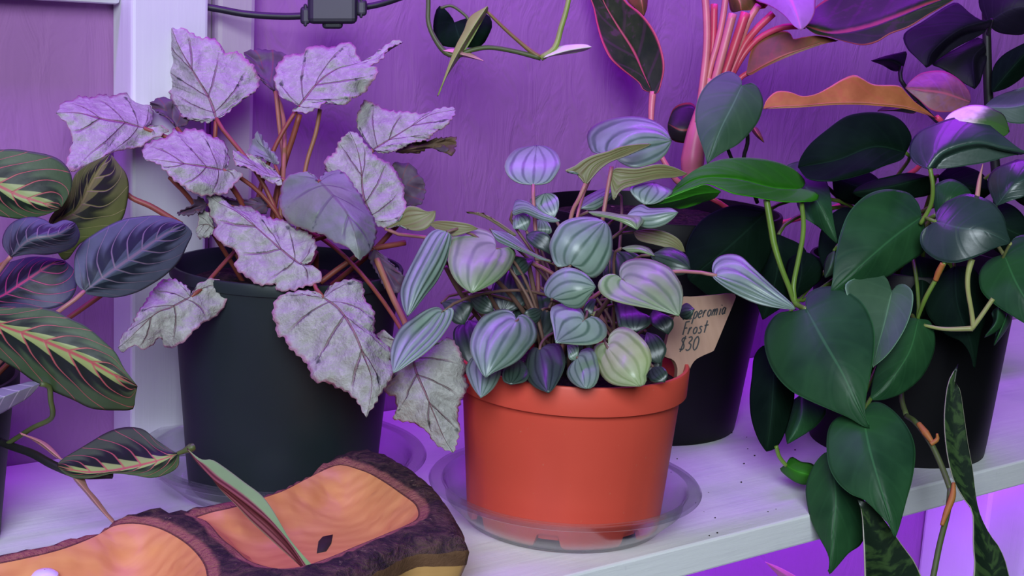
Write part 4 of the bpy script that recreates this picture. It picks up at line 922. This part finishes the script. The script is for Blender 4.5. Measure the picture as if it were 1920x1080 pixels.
# relax the hollows so that the floors stay smooth
zz = np.array([q[0] for q in zi]); nb = [set() for _ in cv]
for f in cf:
    for i in range(3): nb[f[i]].update((f[i-1], f[(i+1) % 3]))
inn = [i for i in range(len(cv)) if zi[i][2] in '12' and zi[i][0] < ZT-1e-4]
for _ in range(10):
    nw = zz.copy()
    for i in inn: nw[i] = .4*zz[i]+.6*np.mean([zz[j] for j in nb[i]])
    zz = nw
zi = [(zz[i], q[1], q[2]) for i, q in enumerate(zi)]
tray = thing('wooden_tray', Vector((sum(xs)/len(xs), sum(ys)/len(ys), 0)), 'live-edge wooden tray with two carved hollows and dark bark rim', 'tray')
parts = {'b': [], '1': [], '2': []}
for f in cf:
    c = sum((cv[i] for i in f), Vector((0, 0)))/len(f)
    if not inside(c, OUT): continue
    parts['1' if inside(c, B1) else '2' if inside(c, B2) else 'b'].append(tuple(f))
kn = onz(610, 1018, ZT-.02)
for k, nm, m, og in (('1', 'hollow', 'wood_bowl', onz(250, 1120, ZT)), ('2', 'hollow', 'wood_bowl', onz(600, 1050, ZT)), ('b', 'bark_rim', 'bark', None)):
    used = sorted({i for f in parts[k] for i in f}); mp_ = {i: j for j, i in enumerate(used)}
    V = [Vector((cv[i].x, cv[i].y, zi[i][0])) for i in used]
    o = build(nm, V, [tuple(mp_[i] for i in f) for f in parts[k]], MATS[m], tray, og if og is not None else WO[tray.name])
    fixnormals(o)
    if sum(pp.normal.z for pp in o.data.polygons) < 0: o.data.flip_normals()
    if k == 'b':
        at_ = o.data.attributes.new('rim', 'FLOAT', 'POINT'); at_.data.foreach_set('value', [zi[i][1] for i in used])
# side wall: bark lip, then bare wood
cx, cy = sum(xs)/len(xs), sum(ys)/len(ys)
def ring(z, k): return [Vector((cx+(p.x-cx)*k, cy+(p.y-cy)*k, z)) for p in OUT]
n = len(OUT)
def band(nm, a, b, m, extra=None):
    R_ = a+b if extra is None else a+extra+b; V = R_; F = []
    for L_ in range(len(R_)//n-1):
        for i in range(n): F.append((L_*n+i, L_*n+(i+1) % n, (L_+1)*n+(i+1) % n, (L_+1)*n+i))
    o = build(nm, V, F, MATS[m], tray); fixnormals(o); return o
top = [Vector((p.x, p.y, zof(p)[0])) for p in OUT]
band('bark_edge', top, [v+Vector((0, 0, .0025*noise.noise(v*60))) for v in ring(ZT-.012, .998)], 'bark_side', ring(ZT-.006, 1.008))
sw = band('side', [v+Vector((0, 0, .0025*noise.noise(v*60))) for v in ring(ZT-.0115, .9975)], ring(.0005, .93), 'wood_side', ring(.02, .97))
kz = [at_p for at_p in ((594, 1036), (597, 1015), (605, 1006), (624, 1002), (621, 1018), (612, 1032))]
kv = []
for x, y in kz:
    p = onz(x, y, ZT-.021)
    for _ in range(4): p = onz(x, y, zof(p)[0]+.0006)
    kv.append(p)
cen = sum(kv, Vector())/len(kv)
build('knot', kv+[cen+Vector((0, 0, -.0002))]+[v-Vector((0, 0, .0015)) for v in kv], [(i, (i+1) % 6, 6) for i in range(6)]+[(i, 7+i, 7+(i+1) % 6, (i+1) % 6) for i in range(6)], MATS['knot_dark'], tray)
# small white glossy pebble lying in the left hollow
pb = next(at(84, 1092, .56+i*.001) for i in range(250) if at(84, 1092, .56+i*.001).z < zof(at(84, 1092, .56+i*.001))[0]); pz = zof(pb)[0]
pbo = lathe('white_pebble', [(.0003, .0), (.004, .0003), (.0068, .002), (.0065, .004), (.0045, .0056), (.0018, .0063), (.0003, .0065)], (pb.x, pb.y, pz-.001), MATS['white_gloss'], None, 28)
tag(pbo, 'small white glossy pebble in the left hollow of the wooden tray', 'pebble')

# ================================================================== plant tag
tgp = thing('plant_tag', at(1282, 720, .884), 'brown wooden plant tag with handwritten name and price in the red pot', 'plant tag')
TD = .878
def tp(x, y, off=0.0):       # tag plane: leans back a little with height
    return at(x, y, TD+(690-y)*.00006)-FWD*off
tagpoly = crom(pts('1262,745 1270,700 1268,683 1261,674 1247,669 1246,662 1258,612 1278,562 1284,556 1300,556 1340,553 1370,550 1379,553 1378,562 1360,606 1340,654 1336,659 1322,665 1305,674 1296,686 1291,700 1280,745'), 90)
fr_ = [tp(x, y) for x, y in tagpoly]; bk_ = [tp(x, y)+FWD*.0024-RGT*.0016 for x, y in tagpoly]
m_ = len(fr_)
tris = []
cdt = delaunay_2d_cdt([Vector(p) for p in tagpoly], [(i, (i+1) % m_) for i in range(m_)], [], 1, 1e-6)
F = [tuple(f) for f in cdt[2]]
if len(cdt[0]) != m_: F = [tuple(range(m_))]
F = F+[tuple(m_+i for i in reversed(f)) for f in F]+[(i, (i+1) % m_, m_+(i+1) % m_, m_+i) for i in range(m_)]
fm_ = [0]*(len(F)-m_)+[1]*m_
plate = build('plate', fr_+bk_, F, [MATS['tag_wood'], MATS['tag_edge']], tgp, smooth=False, fmat=fm_); fixnormals(plate)
# handwriting: pen strokes as thin ribbons lying on the tag
ST = {'P': '0,0 .12,1;.12,1 .6,1 .72,.78 .5,.55 .08,.5', 'e': '.05,.28 .5,.32 .5,.5 .3,.55 .08,.38 .08,.12 .28,0 .52,.08', 'p': '.02,-.42 .18,.5;.16,.38 .36,.55 .55,.42 .5,.12 .3,0 .1,.08',
      'r': '.06,0 .16,.52;.13,.3 .3,.5 .48,.5', 'o': '.3,.52 .08,.36 .08,.12 .28,0 .5,.14 .5,.4 .3,.52', 'm': '.02,0 .12,.5;.1,.3 .3,.5 .4,.42 .36,0;.38,.3 .62,.5 .74,.42 .7,0', 'i': '.2,0 .26,.5;.3,.72 .32,.78',
      'a': '.5,.44 .3,.52 .1,.36 .1,.1 .26,0 .46,.2 .54,.5 .5,.1 .6,0', 'F': '.08,0 .16,1;.14,1 .68,1.04;.1,.5 .52,.54', 's': '.5,.48 .26,.54 .16,.4 .42,.24 .4,.06 .2,0 .04,.06', 't': '.2,0 .3,.95;.02,.56 .6,.6',
      '$': '.58,.86 .3,.94 .14,.76 .44,.46 .5,.2 .28,.06 .06,.16;.2,-.08 .46,1.08', '3': '.1,.92 .4,.98 .5,.78 .26,.54 .52,.4 .48,.1 .22,0 .04,.1', '0': '.34,1 .1,.74 .08,.26 .28,0 .52,.2 .56,.72 .34,1'}
IV, IF = [], []
def stroke(P, w_):
    C = crom(P, max(4, len(P)*5)); T = np.gradient(C, axis=0); T /= np.linalg.norm(T, axis=1)[:, None]+1e-9
    k = len(IV)
    for c, t in zip(C, T):
        for s in (-1, 1): IV.append(tp(c[0]-t[1]*w_*s, c[1]+t[0]*w_*s, .00025))
    for i in range(len(C)-1): IF.append((k+2*i, k+2*i+1, k+2*i+3, k+2*i+2))
def write(txt, x, y, cw, h, dy, slant=.22, w_=1.3):
    for ch in txt:
        for s in ST[ch].split(';'):
            stroke([(x+px*cw*1.25+py*h*slant, y-py*h+px*cw*dy) for px, py in pts(s)], w_)
        x += cw*(1.25 if ch == 'm' else .62 if ch == 'i' else .92); y += cw*dy
write('Peperomia', 1281, 600, 9.6, 24, -.14)
write('Frost', 1279, 628, 10.5, 24, -.10)
write('$30', 1272, 658, 13.5, 26, -.06)
build('lettering', IV, IF, MATS['ink'], plate, smooth=False, label='black handwritten ink lettering')

# ================================================================== soil crumbs scattered on the shelf
V, F = [], []
sp = [(895, 1030), (910, 1043), (1215, 1018), (1250, 1014), (1330, 1005), (1290, 1043), (1400, 820), (1402, 842), (1395, 870), (1372, 812), (1415, 855), (1455, 955), (1345, 1000), (1130, 1054), (1320, 960), (1540, 1000), (1440, 960), (1390, 905)]
for i in range(26): sp.append((random.uniform(900, 1500), random.uniform(820, 1040)))
for x, y in sp:
    c = onz(x, y, 0)
    if not (SHELF_F+.004 < c.y < .2) or math.hypot(c.x, c.y) < .094: continue
    r = random.uniform(.0004, .0011); k = len(V)
    for q in ((1, 0, .2), (-.5, .8, .2), (-.6, -.7, .2), (0, 0, 1.0)): V.append(c+Vector(q)*r)
    F += [(k, k+1, k+3), (k+1, k+2, k+3), (k+2, k, k+3), (k, k+2, k+1)]
cr = build('soil_crumbs', V, F, MATS['soil']); tag(cr, 'dark soil crumbs scattered on the white shelf', 'soil', kind='stuff')
